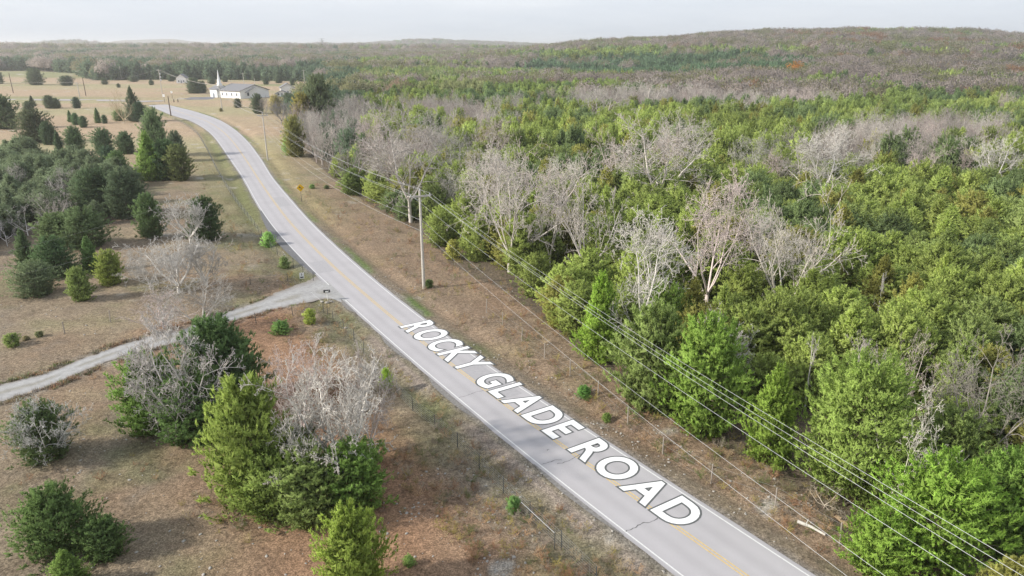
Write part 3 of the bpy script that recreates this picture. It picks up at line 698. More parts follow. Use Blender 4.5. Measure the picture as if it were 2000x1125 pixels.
T('dead', 55, 460, 398, 56, (.5,.47,.45), 'grey dead tree at the near side of the dark grove', mi=1)
T('dead', 15, 480, 425, 50, (.40,.38,.37), 'dim dead tree at the near corner of the dark grove', mi=0)
T('cedar', 353, 352, 285, 64, (.085,.098,.040), 'olive egg shaped cedar on a visible stem near the fence', mi=0, name='cedar_tree')
T('cedar', 297, 352, 262, 78, (.105,.15,.042), 'bright green broad cedar next to the olive egg shaped one', mi=4)
T('cedar', 330, 350, 275, 66, (.055,.085,.038), 'dark half of the cedar pair left of the egg shaped cedar', mi=3)
T('cedar', 308, 305, 214, 62, (.09,.12,.06), 'tall green cedar behind the bright broad cedar', mi=3)
T('cedar', 348, 315, 257, 44, DEEP, 'small dark cedar with a ragged top behind the egg shaped one', mi=5)
T('cedar', 248, 300, 258, 44, (.06,.085,.045), 'small cedar left of the tall green cedar', mi=3)
T('cedar', 235, 345, 295, 44, (.075,.11,.045), 'small cedar left of the bright broad cedar', mi=0)
T('cedar', 264, 237, 173, 46, DEEP, 'tall dark pointed cedar in the far pasture by the leafless tree', mi=1)
T('cedar', 276, 238, 200, 34, (.045,.07,.04), 'dark cedar leaning on the tall pointed one in the far pasture', mi=3)
T('cedar', 234, 236, 214, 26, (.085,.12,.05), 'small light green cedar under the leafless tree in the far pasture', mi=0)
T('bare', 243, 240, 172, 60, (.42,.36,.24), 'twisted leafless tree beside the tall pointed cedar in the far pasture', mi=3)
T('cedar', 10, 250, 186, 70, (.065,.085,.045), 'large olive cedar in the pasture at the far row, next to the dark domed one', mi=0)
T('cedar', 72, 278, 215, 68, (.06,.07,.04), 'dark brownish domed cedar in the far pasture', mi=2)
T('cedar', 98, 282, 238, 36, (.05,.07,.04), 'low dark cedar clinging to the brownish domed cedar', mi=5)
T('cedar', 58, 218, 197, 27, DEEP, 'small dark cedar of a pair near the cross road', mi=3)
T('cedar', 64, 208, 188, 20, DEEP, 'farther cedar of the pair near the cross road', mi=1)
T('cedar', 98, 211, 186, 28, DEEP, 'left half of the round cedar pair close to the cross road', mi=0)
T('cedar', 111, 211, 191, 22, DEEP, 'right half of the round cedar pair close to the cross road', mi=3)
T('cedar', 151, 211, 189, 19, (.045,.065,.045), 'lone small oval cedar close to the cross road', mi=0)
T('cedar', 138, 238, 216, 17, (.075,.11,.055), 'leftmost of the three young cedars in the mid pasture', mi=1)
T('cedar', 149, 243, 220, 20, (.07,.11,.055), 'middle of the three young cedars in the mid pasture', mi=3)
T('cedar', 164, 248, 226, 20, (.06,.09,.05), 'rightmost of the three young cedars in the mid pasture', mi=0)
T('cedar', 192, 240, 212, 20, (.075,.11,.05), 'taller of two young cedars in the mid pasture', mi=1)
T('cedar', 205, 241, 224, 14, (.06,.09,.05), 'shorter of two young cedars in the mid pasture', mi=0)
T('cedar', 150, 298, 248, 42, (.07,.10,.05), 'cedar at the far edge of the dark grove, first of two', mi=0)
T('cedar', 205, 300, 252, 48, (.065,.095,.05), 'round cedar at the far edge of the dark grove, second of two', mi=2)
T('cedar', 118, 300, 257, 26, (.055,.08,.045), 'narrow cedar beside the first cedar at the far edge of the grove', mi=1)
T('cedar', 215, 330, 285, 46, (.045,.07,.04), 'dark cedar below the round cedar at the edge of the grove', mi=5)
T('bare', 288, 260, 222, 28, (.38,.35,.32), 'small leafless tree by the tall green cedar', mi=4)
# far trees in the hay fields
T('cedar', 212/3, 166, 134, 40, DEEP, 'dark round crowned tree in the field beyond the cross road', mi=2)
T('cedar', -2, 164, 140, 26, DEEP, 'dark round tree in the far field beside a pole', mi=2)
T('cedar', 131, 167, 148, 34, (.06,.075,.05), 'low rounded tree in the field beyond the cross road', mi=2)
T('cedar', 380, 182, 152, 36, DEEP, 'spreading dark tree in front of the far white house', mi=2)
T('cedar', 396, 181, 158, 24, DEEP, 'smaller tree beside the spreading tree near the church', mi=2)
T('cedar', 465, 211, 193, 20, (.06,.07,.045), 'round cedar on the grass below the church', mi=2)
T('cedar', 505, 222, 184, 30, DEEP, 'dark cedar at the corner of the church lawn', mi=5)
T('bare', 520, 225, 185, 40, DIM, 'grey leafless tree by the church lawn', mi=1)
T('oak', 550, 242, 192, 50, (.26,.25,.24), 'dim grey leafless tree right of the second utility pole', mi=0)
T('cedar', 540, 222, 186, 30, (.19,.17,.08), 'yellowish tree at the edge of the church lawn', mi=2)
T('cedar', 565, 215, 182, 34, DEEP, 'dark cedar behind the small white house', mi=0)
for i_, (bx, by, tp, w_) in enumerate(sorted(((205, 165, 152, 16), (232, 171, 163, 9), (262, 160, 146, 20), (296, 166, 156, 12), (415, 164, 150, 18), (440, 160, 147, 15), (520, 165, 150, 16), (545, 162, 146, 20), (572, 166, 152, 15), (610, 172, 150, 24), (500, 158, 143, 20), (335, 159, 145, 18)))):
    T('cedar', bx, by, tp, w_, (.062,.08,.05), 'first second third fourth fifth sixth seventh eighth ninth tenth eleventh twelfth'.split()[i_]+' from the left of the small dark trees in the far hay field', mi=random.choice((0, 2, 5)), group='field trees before the far woods')
# ---- wood edge by the second pole
T('cedar', 628, 264, 150, 84, (.070,.085,.045), 'tall dark olive cedar above the wood edge near the second utility pole', mi=3)
T('cedar', 596, 266, 182, 56, (.15,.135,.045), 'golden olive cedar left of the tall dark olive one', mi=0)
T('cedar', 578, 305, 228, 48, (.13,.13,.045), 'yellow green narrow tree at the tip of the wood', mi=3)
T('cedar', 700, 235, 188, 60, (.075,.10,.045), 'green cedar showing over the grey thicket past the tall dark olive one', mi=2)
T('cedar', 676, 205, 176, 40, (.20,.24,.07), 'lime green tree over the grey thicket near the tall dark olive cedar', mi=2)
T('cedar', 566, 302, 262, 28, (.14,.20,.07), 'pale lime bush at the tip of the wood', mi=0)
T('cedar', 715, 352, 266, 78, (.052,.085,.03), 'dark pointed cedar among grey thickets', mi=1)
T('cedar', 690, 378, 330, 62, MID, 'green cedar at the wood edge under the power lines', mi=3)
# ---- big leafless trees of the wood
TW('bare', 800, 388, 182, 165, (.38,.35,.32), 'tall leafless tree just behind the near utility pole', mi=4, rz=.5)
TW('bare', 995, 474, 262, 205, PALE, 'wide pale leafless tree, first of the row behind the wood edge', mi=0, rz=.9)
TW('bare', 1060, 415, 262, 190, PINK, 'pinkish leafless tree behind the first wide pale one', mi=3, rz=2.2)
TW('bare', 950, 410, 265, 120, PALE, 'pale leafless tree left of the first wide one', mi=1, rz=3)
TW('bare', 1150, 486, 285, 160, PALE, 'pale leafless tree with a straight stem, second in the row', mi=3, rz=4.1)
TW('bare', 1256, 618, 402, 140, WHITE, 'whitish leafless tree nearest the power lines', mi=2, rz=1.1)
TW('bare', 1290, 372, 212, 200, PALE, 'tall leafless tree behind the middle of the row', mi=4, rz=.2)
TW('bare', 1386, 542, 308, 200, PINK, 'pinkish fan shaped leafless tree in the middle of the wood', mi=0, rz=3.4)
TW('bare', 1532, 550, 318, 220, (.46,.42,.37), 'largest pale leafless tree with several stems right of the pinkish one', mi=3, rz=5.4)
TW('bare', 1610, 352, 236, 160, WHITE, 'whitish leafless tree farther back behind the largest pale one', mi=1, rz=.7)
TW('dead', 1438, 312, 258, 42, WHITE, 'small white dead tree with twisted limbs', mi=0)
TW('bare', 1185, 240, 150, 110, (.40,.37,.34), 'leafless tree standing above the green belt', mi=1)
TW('bare', 1255, 215, 142, 90, PALE, 'leafless tree on the far side of the green belt', mi=4)
TW('dead', 1772, 905, 752, 150, (.52,.49,.43), 'lichened dead tree with bent stem among the nearest cedars', mi=0, rz=.5)
T('dead', 1610, 988, 940, 80, (.36,.31,.25), 'dead grey brush at the foot of the wide cedar by the power lines', mi=1)
TW('bare', 1405, 690, 592, 130, WHITE, 'pale bare crown topping the cedars near the wood edge', mi=1, rz=2)
TW('bare', 1785, 735, 632, 110, (.44,.38,.34), 'pinkish bare crown among the cedars behind the wide one', mi=3)
TW('snag', 1585, 712, 645, 26, WHITE, 'thin white dead spike among dark cedars')
TW('snag', 1725, 560, 525, 22, WHITE, 'small white spiky dead top in the deep wood')
TW('bare', 1925, 830, 640, 170, (.24,.22,.19), 'dim grey leafless tree between dark cedars, behind the dead tree', mi=4)
TW('bare', 1935, 345, 252, 90, WHITE, 'whitish leafless tree at the far right of the wood', mi=4)
TW('bare', 1715, 318, 236, 70, PALE, 'narrow pale leafless tree in the far middle wood', mi=2)
for q_ in ((1075, 470, 300, 105, 0, PALE, 'pale leafless tree between the two tallest of the row behind the wood edge'), (1205, 335, 222, 95, 3, PINK, 'pinkish leafless tree behind the straight pale tree'), (1335, 305, 208, 95, 4, PALE, 'pale leafless tree on the far side of the pinkish fan shaped one'),
           (1482, 335, 252, 100, 0, GREY, 'grey leafless tree beside the twisted white dead tree'), (1655, 305, 218, 85, 1, PALE, 'pale leafless tree behind the farther whitish tree'), (1792, 335, 258, 90, 3, PINK, 'pinkish leafless tree in the far middle wood'),
           (1868, 322, 250, 90, 4, PALE, 'pale leafless tree left of the far right whitish tree'), (882, 335, 226, 100, 1, GREY, 'grey leafless tree right behind the tall pole side tree'), (965, 300, 212, 85, 0, PINK, 'pinkish leafless tree at the rear of the pale row'),
           (1425, 232, 168, 70, 3, PALE, 'pale leafless tree in the far belt above the middle wood'), (1565, 218, 162, 80, 4, PINK, 'pinkish leafless tree in the far belt toward the ridge'), (1342, 202, 152, 72, 0, PALE, 'pale leafless tree in the far belt before the dark band'),
           (735, 305, 205, 100, 1, PINK, 'pinkish leafless tree over the roadside thicket'), (682, 335, 240, 95, 3, DIM, 'dim leafless tree at the front of the roadside thicket'), (1690, 700, 640, 70, 4, PALE, 'small pale bare crown behind the broadest cedar'), (1480, 480, 400, 60, 2, WHITE, 'narrow whitish leafless tree squeezed between the two great ones')):
    TW('bare', *q_[:4], q_[5], q_[6], mi=q_[4])
# ---- nearest cedars of the wood, placed one by one
T('wide', 1660, 950, 695, 270, (.125,.165,.045), 'very wide light green cedar by the power lines, the broadest of the wood', mi=0, rz=1)
T('cedar', 1500, 890, 715, 150, (.115,.16,.034), 'light green pointed cedar left of the broadest one', mi=1)
T('cedar', 1370, 830, 620, 190, (.11,.16,.036), 'large green cedar at the wood edge opposite the last letters', mi=0)
T('cedar', 1270, 790, 600, 170, MID, 'green cedar at the wood edge opposite the middle word', mi=3)
T('cedar', 1170, 700, 540, 130, (.125,.18,.035), 'bright cedar at the wood edge under the wires', mi=4)
T('cedar', 1290, 700, 560, 120, (.10,.14,.036), 'cedar hidden half behind the whitish leafless tree', mi=2)
T('cedar', 1820, 1090, 900, 240, (.12,.18,.036), 'bright cedar in the lower corner of the wood under the wires', mi=2)
T('cedar', 1710, 1110, 1000, 150, (.115,.17,.034), 'low bright cedar closest to the road at the wood edge', mi=3)
T('cedar', 1950, 1060, 880, 190, (.095,.145,.035), 'green cedar in the outermost near corner of the wood', mi=5)
T('cedar', 1840, 960, 800, 160, MID, 'mid green cedar right below the lichened dead tree', mi=0)

# ------------------------------------------------------------------ the mass of the wood
def zone(px, py, table, default=0.0):
    v = default
    for cx, cy, rx, ry, p in table:
        if ((px-cx)/rx)**2+((py-cy)/ry)**2 < 1: v = p
    return v
BAREZ = [(670,292,115,50,.93),(850,280,120,42,.80),(1060,410,150,70,.10),(1310,340,100,60,.12),(1400,222,330,22,.7),(1820,318,170,34,.55),(1590,360,110,40,.2),(780,330,70,60,.75),
         (1880,190,200,30,.72),(1500,178,160,14,.6),(1200,180,110,12,.4)]
def wood_points(rmin, rmax, step, seed, jitter=.42, amin=-42, amax=44):
    g = np.random.default_rng(seed); n = int(2*rmax/step)+2
    ii, jj = np.meshgrid(np.arange(n), np.arange(n)); x = (ii-n/2)*step+(jj % 2)*step*.5; y = jj*step*.87-40
    x = x+g.uniform(-jitter, jitter, x.shape)*step; y = y+g.uniform(-jitter, jitter, y.shape)*step
    r = np.hypot(x, y); az = np.degrees(np.arctan2(x, y)); m = (r >= rmin) & (r < rmax) & (az > amin) & (az < amax) & (y > -10)
    return x[m], y[m]
def clear_of(x, y, r):
    for ox, oy, orad, k in occupied:
        d = math.hypot(x-ox, y-oy)
        if d < (orad*.75+r*.55 if k in ('cedar', 'wide') else 1.6): return False
        if k not in ('cedar', 'wide') and d < 7.5 and math.hypot(x, y) < math.hypot(ox, oy)-.5 and abs(math.atan2(x, y)-math.atan2(ox, oy))*math.hypot(ox, oy) < 2.6 and r > 2.2: return False
    return True
def pick_colour(g, px, py, r, kind, x, y):
    n = float(vnoise(x, y, 22, 91)); n2 = g.random()
    if kind == 'cedar':
        if n > .54: c = np.array([.138, .166, .050])
        elif n > .45: c = np.array([.116, .142, .050])
        else: c = np.array([.084, .110, .048])
        if n2 > .9: c = np.array([.13, .13, .04])
        if n2 < .06: c = np.array([.145, .17, .05])
        c = c*(.8+.4*g.random())
        if r > 260: c = c*.85+np.array([.005, .012, .008])
        return c
    c = [np.array([.43, .39, .355]), np.array([.40, .335, .31]), np.array([.34, .31, .28]), np.array([.50, .465, .42])][int(g.random()*4)]
    return c*(.85+.3*g.random())
gW = np.random.default_rng(99)
CROWD = []
cands = []
for (a0, a1, st, sd_) in ((20, 95, 4.1, 1), (95, 160, 4.5, 2)):
    X, Y = wood_points(a0, a1, st, sd_)
    m = inpoly(X, Y, WOODP)
    for x, y in zip(X[m], Y[m]):
        px, py = project(x, y, 0)
        if pdist(x, y, WOOD) < 1.2: continue
        cands.append((math.hypot(x, y), x, y, px, py))
X, Y = wood_points(70, 260, 4.6, 5, amin=-50, amax=0); m = inpoly(X, Y, LWOOD)
for x, y in zip(X[m], Y[m]):
    px, py = project(x, y, 0); cands.append((math.hypot(x, y), x, y, px, py))
cands.sort()
mass = []          # everything past the individual ones
used_c = counts.get('cedar_tree', 0); used_b = counts.get('bare_tree', 0)
CSH = {'b': 'bright green', 'm': 'mid green', 'd': 'dark green'}
for r, x, y, px, py in cands:
    left = inpoly(np.array(x), np.array(y), LWOOD)
    isb = gW.random() < (zone(px, py, BAREZ, .008 if px > 1500 and py > 380 else .02) if not left else .03)
    w = gW.uniform(5.4, 8.0)*(.92 if r < 60 else 1); h = gW.uniform(4.4, 7.2)
    if left: w = gW.uniform(4.5, 7.5); h = gW.uniform(3.6, 5.8)
    edge = float(pdist(x, y, WOOD))
    if edge < 4 and not left: h *= .75; w *= .85
    if not clear_of(x, y, w/2): continue
    inview = -180 < px < 2180 and py < 1300
    if isb:
        c = pick_colour(gW, px, py, r, 'bare', x, y); h = gW.uniform(8.5, 12.5); w = h*gW.uniform(.75, 1.05)
        if left: h *= .6; w *= .6
        if used_b < 290 and inview and r < 260:
            col_ = 'pinkish' if c[0]-c[2] > .085 else 'pale grey'
            lab = f'{col_} leafless tree crowded in the '+('dark grove left of the road' if left else ('thicket behind the power line' if px < 980 and py < 360 else 'cedar wood right of the road'))
            CROWD.append((tree('bare', x, y, h, w, tuple(c), lab, group='leafless trees inside the woods'), 'leafless tree', col_, x, y, px, py)); used_b += 1
        else: mass.append((x, y, 1, h, w, c))
    else:
        c = pick_colour(gW, px, py, r, 'cedar', x, y)
        if left: c = np.array([.078, .096, .056])*(.8+.5*gW.random())
        if used_c < 298 and inview:
            sh = CSH['b' if c[1] > .15 else 'm' if c[1] > .105 else 'd']
            where = 'packed in the dark grove left of the road' if left else ('on the edge of the wood beside the power line' if edge < 8 else ('in the near part of the wood right of the road' if r < 65 else 'deep in the wood right of the road'))
            CROWD.append((tree('cedar', x, y, h, w, tuple(c), f'{sh} cedar {where}', group='cedars filling the woods', mi=random.choice((0, 2, 3, 5)) if left else None), 'cedar', sh, x, y, px, py)); used_c += 1
        else: mass.append((x, y, 0, h, w, c))
MARKS = [(l[0], ground_xy(l[1], l[2])[:2]) for l in (('the near utility pole', 828, 562), ('the bend utility pole', 523, 312), ('the wide pale leafless tree', 995, 474), ('the straight pale tree', 1150, 486), ('the whitish tree by the wires', 1256, 618),
    ('the pinkish fan shaped tree', 1386, 542), ('the largest pale tree', 1532, 550), ('the twisted white dead tree', 1438, 312), ('the bent dead tree', 1772, 905), ('the broadest cedar', 1660, 950), ('the pale bare crown', 1405, 690), ('the pinkish bare crown', 1785, 735),
    ('the thin white spike', 1585, 768), ('the spiky dead top', 1725, 580), ('the dim leafless tree', 1925, 830), ('the fallen log', 1585, 1030), ('the narrow pale tree', 1715, 318), ('the tall pole side tree', 800, 388), ('the bright corner cedar', 1820, 1090),
    ('the white dead grove tree', 118, 400), ('the grey dead tree at the grove', 55, 460), ('the egg shaped olive cedar', 353, 352), ('the far whitish tree', 1610, 352), ('the far right whitish tree', 1935, 345), ('the dark olive cedar', 625, 262), ('the yellow warning sign', 589, 391), ('the pointed cedar among thickets', 715, 352), ('the small white house', 549, 184), ('the lime green treetop', 1720, 402))]
ORD = 'first second third fourth fifth sixth seventh eighth ninth tenth eleventh twelfth thirteenth fourteenth fifteenth sixteenth seventeenth eighteenth nineteenth twentieth twenty-first twenty-second twenty-third twenty-fourth twenty-fifth twenty-sixth twenty-seventh twenty-eighth twenty-ninth thirtieth'.split()
buckets = {}
for it in CROWD:
    e, kd, colr, x, y, px, py = it; k = min(range(len(MARKS)), key=lambda q_: math.hypot(x-MARKS[q_][1][0], y-MARKS[q_][1][1])); mx_, my_ = MARKS[k][1]
    dist = math.hypot(x-mx_, y-my_); side = 'behind' if y-my_ > abs(x-mx_) else 'in front of' if my_-y > abs(x-mx_) else 'right of' if x > mx_ else 'left of'
    buckets.setdefault((kd, k, side, colr), []).append((dist, colr, e))
for (kd, k, side, _c), lst in buckets.items():
    lst.sort(key=lambda q_: q_[0])
    for i, (dist, colr, e) in enumerate(lst): e['label'] = f'{ORD[min(i, len(ORD)-1)]} of the {colr} {kd}s {side} {MARKS[k][0]}'
# middle and far forest
def far_points(a0, a1, st, sd_, hs, ws):
    X, Y = wood_points(a0, a1, st, sd_, amin=-46, amax=46); m = inpoly(X, Y, WOODP); X, Y = X[m], Y[m]; g = np.random.default_rng(sd_+50)
    Z = terrain(X, Y); n1 = vnoise(X, Y, 60, 93); n2 = vnoise(X, Y, 140, 94); n3 = vnoise(X, Y, 25, 95)
    for x, y, z, p1, p2, p3 in zip(X, Y, Z, n1, n2, n3):
        px, py = project(x, y, z); r = math.hypot(x, y); k = 0
        p = zone(px, py, BAREZ, -1)
        if p < 0:
            p = .10 if py > 215 else (.38+.5*(p2-.5) if py > 170 else .5+1.6*(p2-.5))
            if ((px-1330)/330)**2+((py-150)/22)**2 < 1: p = .15
            if px > 1600 and 118 < py < 205: p = .72+.6*(p2-.5)
            if px < 900 and 100 < py < 135: p = .62+1.0*(p2-.5)
            if px < 640 and py > 134: p = .30
            if px < 640 and py < 128: p = .55+.9*(p2-.5)
            if py < 112: p = .80+1.0*(p2-.5)
        pat = float(np.clip((vnoise(x, y, 38, 97, 2)-.5)*2.6+.5, 0, 1))
        if .72*pat+.28*g.random() < p:
            q_ = g.random(); k = 1
            if r > 330:
                k = 2; q_ = .55*q_+.45*float(np.clip((p1-.25)/.5, 0, 1))
                c = np.array([.31, .265, .235]) if q_ < .38 else np.array([.36, .31, .275]) if q_ < .6 else np.array([.25, .235, .15]) if q_ < .82 else np.array([.30, .225, .16]) if q_ < .92 else np.array([.27, .21, .17])
                if p3 > .62: c = np.array([.22, .22, .12])
                if p1 > .68 and px > 1450: c = np.array([.30, .19, .12])
            else: c = pick_colour(g, px, py, r, 'bare', x, y)
        else:
            c = pick_colour(g, px, py, r, 'cedar', x, y)
            if py > 165 and px > 1600 and p3 > .6: c = np.array([.14, .165, .055])
            if px < 950 and 150 < py < 215 and p3 > .55: c = np.array([.125, .135, .065])
            if px < 700: c = np.array([.060, .082, .052])*(.8+.4*g.random())
            if ((px-1330)/330)**2+((py-150)/22)**2 < 1: c = np.array([.058, .088, .05])*(.8+.4*g.random())
        if math.hypot(px-1551, (py-158)*.6) < 6.5 and r > 300: c = np.array([.46, .22, .06]); k = 2
        h = g.uniform(*hs); w = g.uniform(*ws)
        if k == 1: h *= 1.3; w = h*.85
        if k == 2: h *= 1.15; w = h*g.uniform(.9, 1.35)
        mass.append((x, y, k, h, w, c*(.92+.16*g.random())*(.80+.4*p3)))
far_points(160, 330, 5.0, 6, (6.5, 10), (5.5, 8)); far_points(330, 700, 6.4, 7, (7.5, 11.5), (7, 10)); far_points(700, 1700, 8.2, 8, (8.5, 15), (10, 15)); far_points(1700, 4600, 18, 9, (10, 22), (20, 30))

# light meshes for the mass
def light_cedar(seed, shape, nb, ns, nbl, bl, core):
    return cedar(seed, shape, nb, ns, nbl, bl, core, M['leaf_i'])[0]
LC_mid = [light_cedar(41, 'egg', 110, 7, 8, .075, 400), light_cedar(42, 'cone', 110, 7, 8, .075, 400), light_cedar(43, 'round', 110, 7, 8, .075, 400)]
LC_far = [light_cedar(44, 'egg', 40, 4, 4, .17, 90), light_cedar(45, 'round', 40, 4, 4, .17, 90), light_cedar(46, 'cone', 40, 4, 4, .16, 90)]
def light_bare(seed, *a, **k):
    c_, t_ = bare(seed, *a, **k); V, Fs, T_, MI = join_meshes('b', [c_, t_], None)
    return mesh('bare_light', np.concatenate(V), np.concatenate(Fs), M['twig_i'], tone=np.concatenate(T_))
LB_mid = [light_bare(51, 5, .5, 4, .18, .5, 1.0, .0022, M['twig_i']), light_bare(52, 6, .42, 4, .14, .5, 1.0, .0022, M['twig_i']), light_bare(53, 4, .6, 4, .22, .42, 1.0, .0022, M['twig_i'])]
def fuzzy(seed, n, L, w):
    """far leafless crown: a dome of fine rising twigs and a stem"""
    g = np.random.default_rng(seed); th = g.random(n)*6.28; el = np.arcsin(g.random(n)**.8); rr = (.35+.65*g.random(n)**.5)
    rr *= 1+.18*np.sin(th*3+g.random()*6)
    C = np.stack([rr*.5*np.cos(el)*np.cos(th), rr*.5*np.cos(el)*np.sin(th), .38+rr*.6*np.sin(el)-.15*(1-rr)], 1)
    d = unit(C-np.array([0, 0, .15])+g.normal(0, .45, C.shape)); wd = unit(np.cross(d, g.normal(0, 1, d.shape)))
    V = np.stack([C-wd*w, C+wd*w, C+d*L], 1).reshape(-1, 3); on = unit(np.repeat(C-np.array([0, 0, .35]), 3, 0)*.8+np.array([0, 0, .35]))
    V = np.r_[V, [[-.015, 0, 0], [.015, 0, 0], [0, 0, .6]]]; on = np.r_[on, [[0, -1, 0]]*3]
    V, on = wind(V, on)
    return mesh('fuzzy', V, np.arange(len(V)).reshape(-1, 3), M['far_crown'], tone=np.r_[np.repeat(g.random(n), 3), .5, .5, .5], normals=on)
LF = [fuzzy(61, 1300, .075, .020), fuzzy(62, 1300, .07, .021), fuzzy(63, 1200, .08, .021)]

def instancer(name, meshes, P, scale, rot, idx, tint, label, cat=None):
    col = bpy.data.collections.new(name+'_sources')
    for k, me in enumerate(meshes):
        o = bpy.data.objects.new('%s_source_%02d' % (name, k), me); col.objects.link(o)
    pm = bpy.data.meshes.new(name); P = np.asarray(P, np.float32); n = len(P); pm.vertices.add(n); pm.vertices.foreach_set('co', P.ravel())
    a = pm.attributes.new('size', 'FLOAT_VECTOR', 'POINT'); a.data.foreach_set('vector', np.asarray(scale, np.float32).ravel())
    a = pm.attributes.new('turn', 'FLOAT_VECTOR', 'POINT'); a.data.foreach_set('vector', np.asarray(rot, np.float32).ravel())
    a = pm.attributes.new('pick', 'INT', 'POINT'); a.data.foreach_set('value', np.asarray(idx, np.int32))
    a = pm.attributes.new('tint', 'FLOAT_COLOR', 'POINT'); a.data.foreach_set('color', np.c_[np.asarray(tint), np.ones(n)].astype(np.float32).ravel())
    ng = bpy.data.node_groups.new(name, 'GeometryNodeTree'); ng.interface.new_socket('Geometry', in_out='INPUT', socket_type='NodeSocketGeometry'); ng.interface.new_socket('Geometry', in_out='OUTPUT', socket_type='NodeSocketGeometry')
    nn = ng.nodes.new; gi = nn('NodeGroupInput'); go = nn('NodeGroupOutput'); ip = nn('GeometryNodeInstanceOnPoints'); ci = nn('GeometryNodeCollectionInfo')
    ci.inputs['Collection'].default_value = col; ci.inputs['Separate Children'].default_value = True; ci.inputs['Reset Children'].default_value = True
    def na_(nm, dt):
        q_ = nn('GeometryNodeInputNamedAttribute'); q_.data_type = dt; q_.inputs['Name'].default_value = nm; return q_.outputs['Attribute']
    ng.links.new(gi.outputs[0], ip.inputs['Points']); ng.links.new(ci.outputs[0], ip.inputs['Instance']); ip.inputs['Pick Instance'].default_value = True
    ng.links.new(na_('pick', 'INT'), ip.inputs['Instance Index']); ng.links.new(na_('size', 'FLOAT_VECTOR'), ip.inputs['Scale'])
    er = nn('FunctionNodeEulerToRotation'); ng.links.new(na_('turn', 'FLOAT_VECTOR'), er.inputs[0]); ng.links.new(er.outputs[0], ip.inputs['Rotation'])
    ng.links.new(ip.outputs[0], go.inputs[0])
    o = put(name, pm); md = o.modifiers.new('scatter', 'NODES'); md.node_group = ng
    tag(o, label, kind='stuff'); return o
def mass_object(name, sel, near_m, far_m, rsplit, label, wr):
    n = len(sel); x = np.array([s[0] for s in sel]); y = np.array([s[1] for s in sel]); r = np.hypot(x, y); h = np.array([s[3] for s in sel]); w = np.array([s[4] for s in sel])
    z = terrain(x, y)-.1; ix = RNG.integers(0, len(near_m), n)
    if far_m: ix = np.where(r > rsplit, len(near_m)+RNG.integers(0, len(far_m), n), ix)
    instancer(name, near_m+(far_m or []), np.stack([x, y, z], 1), np.stack([w/wr, w/wr, h], 1), np.stack([RNG.normal(0, .03, n), RNG.normal(0, .03, n), RNG.random(n)*6.28], 1), ix, np.array([s[5] for s in sel]), label)
mass_object('cedar_forest', [s for s in mass if s[2] == 0], LC_mid, LC_far, 420, 'green cedars of the wood and hills beyond the ones that can be told apart', 1.12)
mass_object('leafless_forest', [s for s in mass if s[2] >= 1], LB_mid, LF, 331, 'grey and russet leafless woods running up the far slopes', 1.0)

# ------------------------------------------------------------------ ground cover
def tuft(seed, n, hgt, spread, wid_, m):
    g = np.random.default_rng(seed); a = g.random(n)*6.28; c = np.stack([np.cos(a)*spread*g.random(n), np.sin(a)*spread*g.random(n), np.zeros(n)], 1)
    d = unit(np.stack([np.cos(a)*.6, np.sin(a)*.6, np.full(n, 1.0)], 1)+g.normal(0, .35, (n, 3))); d[:, 2] = np.abs(d[:, 2]); L = hgt*(.5+.8*g.random(n))
    wd = unit(np.cross(d, g.normal(0, 1, d.shape))); V = np.stack([c-wd*wid_, c+wd*wid_, c+d*L[:, None]], 1).reshape(-1, 3)
    nr_ = unit(np.array([0, 0, 1.])+g.normal(0, .3, V.shape)); V, nr_ = wind(V, nr_)
    return mesh('tuft', V, np.arange(len(V)).reshape(-1, 3), m, tone=np.repeat(g.random(n), 3), normals=nr_)
M['grass'] = foliage_mat('grass_blades', 'inst', .2, .35, boost=1.15)
TU = [tuft(71, 22, .24, .18, .016, M['grass']), tuft(72, 30, .18, .26, .016, M['grass']), tuft(73, 18, .38, .14, .013, M['grass']), tuft(74, 34, .13, .30, .018, M['grass'])]
def cover(n, rmin, rmax, seed):
    g = np.random.default_rng(seed); r = rmin*(rmax/rmin)**g.random(n*2); r = r[g.random(n*2) < 1][:n]; az = R_(1)*g.uniform(-42, 42, n); return r*np.sin(az), r*np.cos(az), g
x, y, g = cover(190000, 27, 150, 5)
sg, hw_ = road_signed(x, y); d = np.abs(sg)-hw_; dv = pdist(x, y, DRV_C)
ok = (d > .30+g.random(len(x))*.5) & ((dv > 2.1+.5*g.random(len(x))) | inpoly(x, y, DRV_POLY) == False) & ~inpoly(x, y, DRV_POLY) & ~(inpoly(x, y, WOODP) & (pdist(x, y, WOOD) > 4))
ok &= (vnoise(x, y, 1.3, 77) > .40)
x, y, sg, d = x[ok], y[ok], sg[ok], d[ok]; n = len(x)
gcol = ground_colour(x, y); k = g.random(n)
tint = gcol*(.5+1.3*g.random((n, 1)))
grn = (k < .10+.25*sstep(.5, .7, vnoise(x, y, 6, 41))) | ((d < 5) & (sg < 0) & (k < .45)) | ((d < 2.4) & (sg > 0) & (k < .6) & (vnoise(x, y, 7, 61) > .45) & (np.hypot(x, y) > 54))
tint[grn] = np.array([.12, .155, .055])*(.7+.7*g.random((grn.sum(), 1)))
straw = (~grn) & (k > .86); tint[straw] = np.array([.42, .34, .22])
rst = (~grn) & (k > .55) & (k < .75); tint[rst] = np.array([.30, .165, .095])
z = terrain(x, y)+micro(x, y); sc = (.7+.8*g.random(n))*np.where(np.hypot(x, y) > 80, 1.5, 1.0)
instancer('grass', TU, np.stack([x, y, z], 1), np.repeat(sc[:, None], 3, 1), np.stack([g.normal(0, .1, n), g.normal(0, .1, n), g.random(n)*6.28], 1), g.integers(0, 4, n), tint, 'tufts of brown, russet and green grass over pasture and verges')
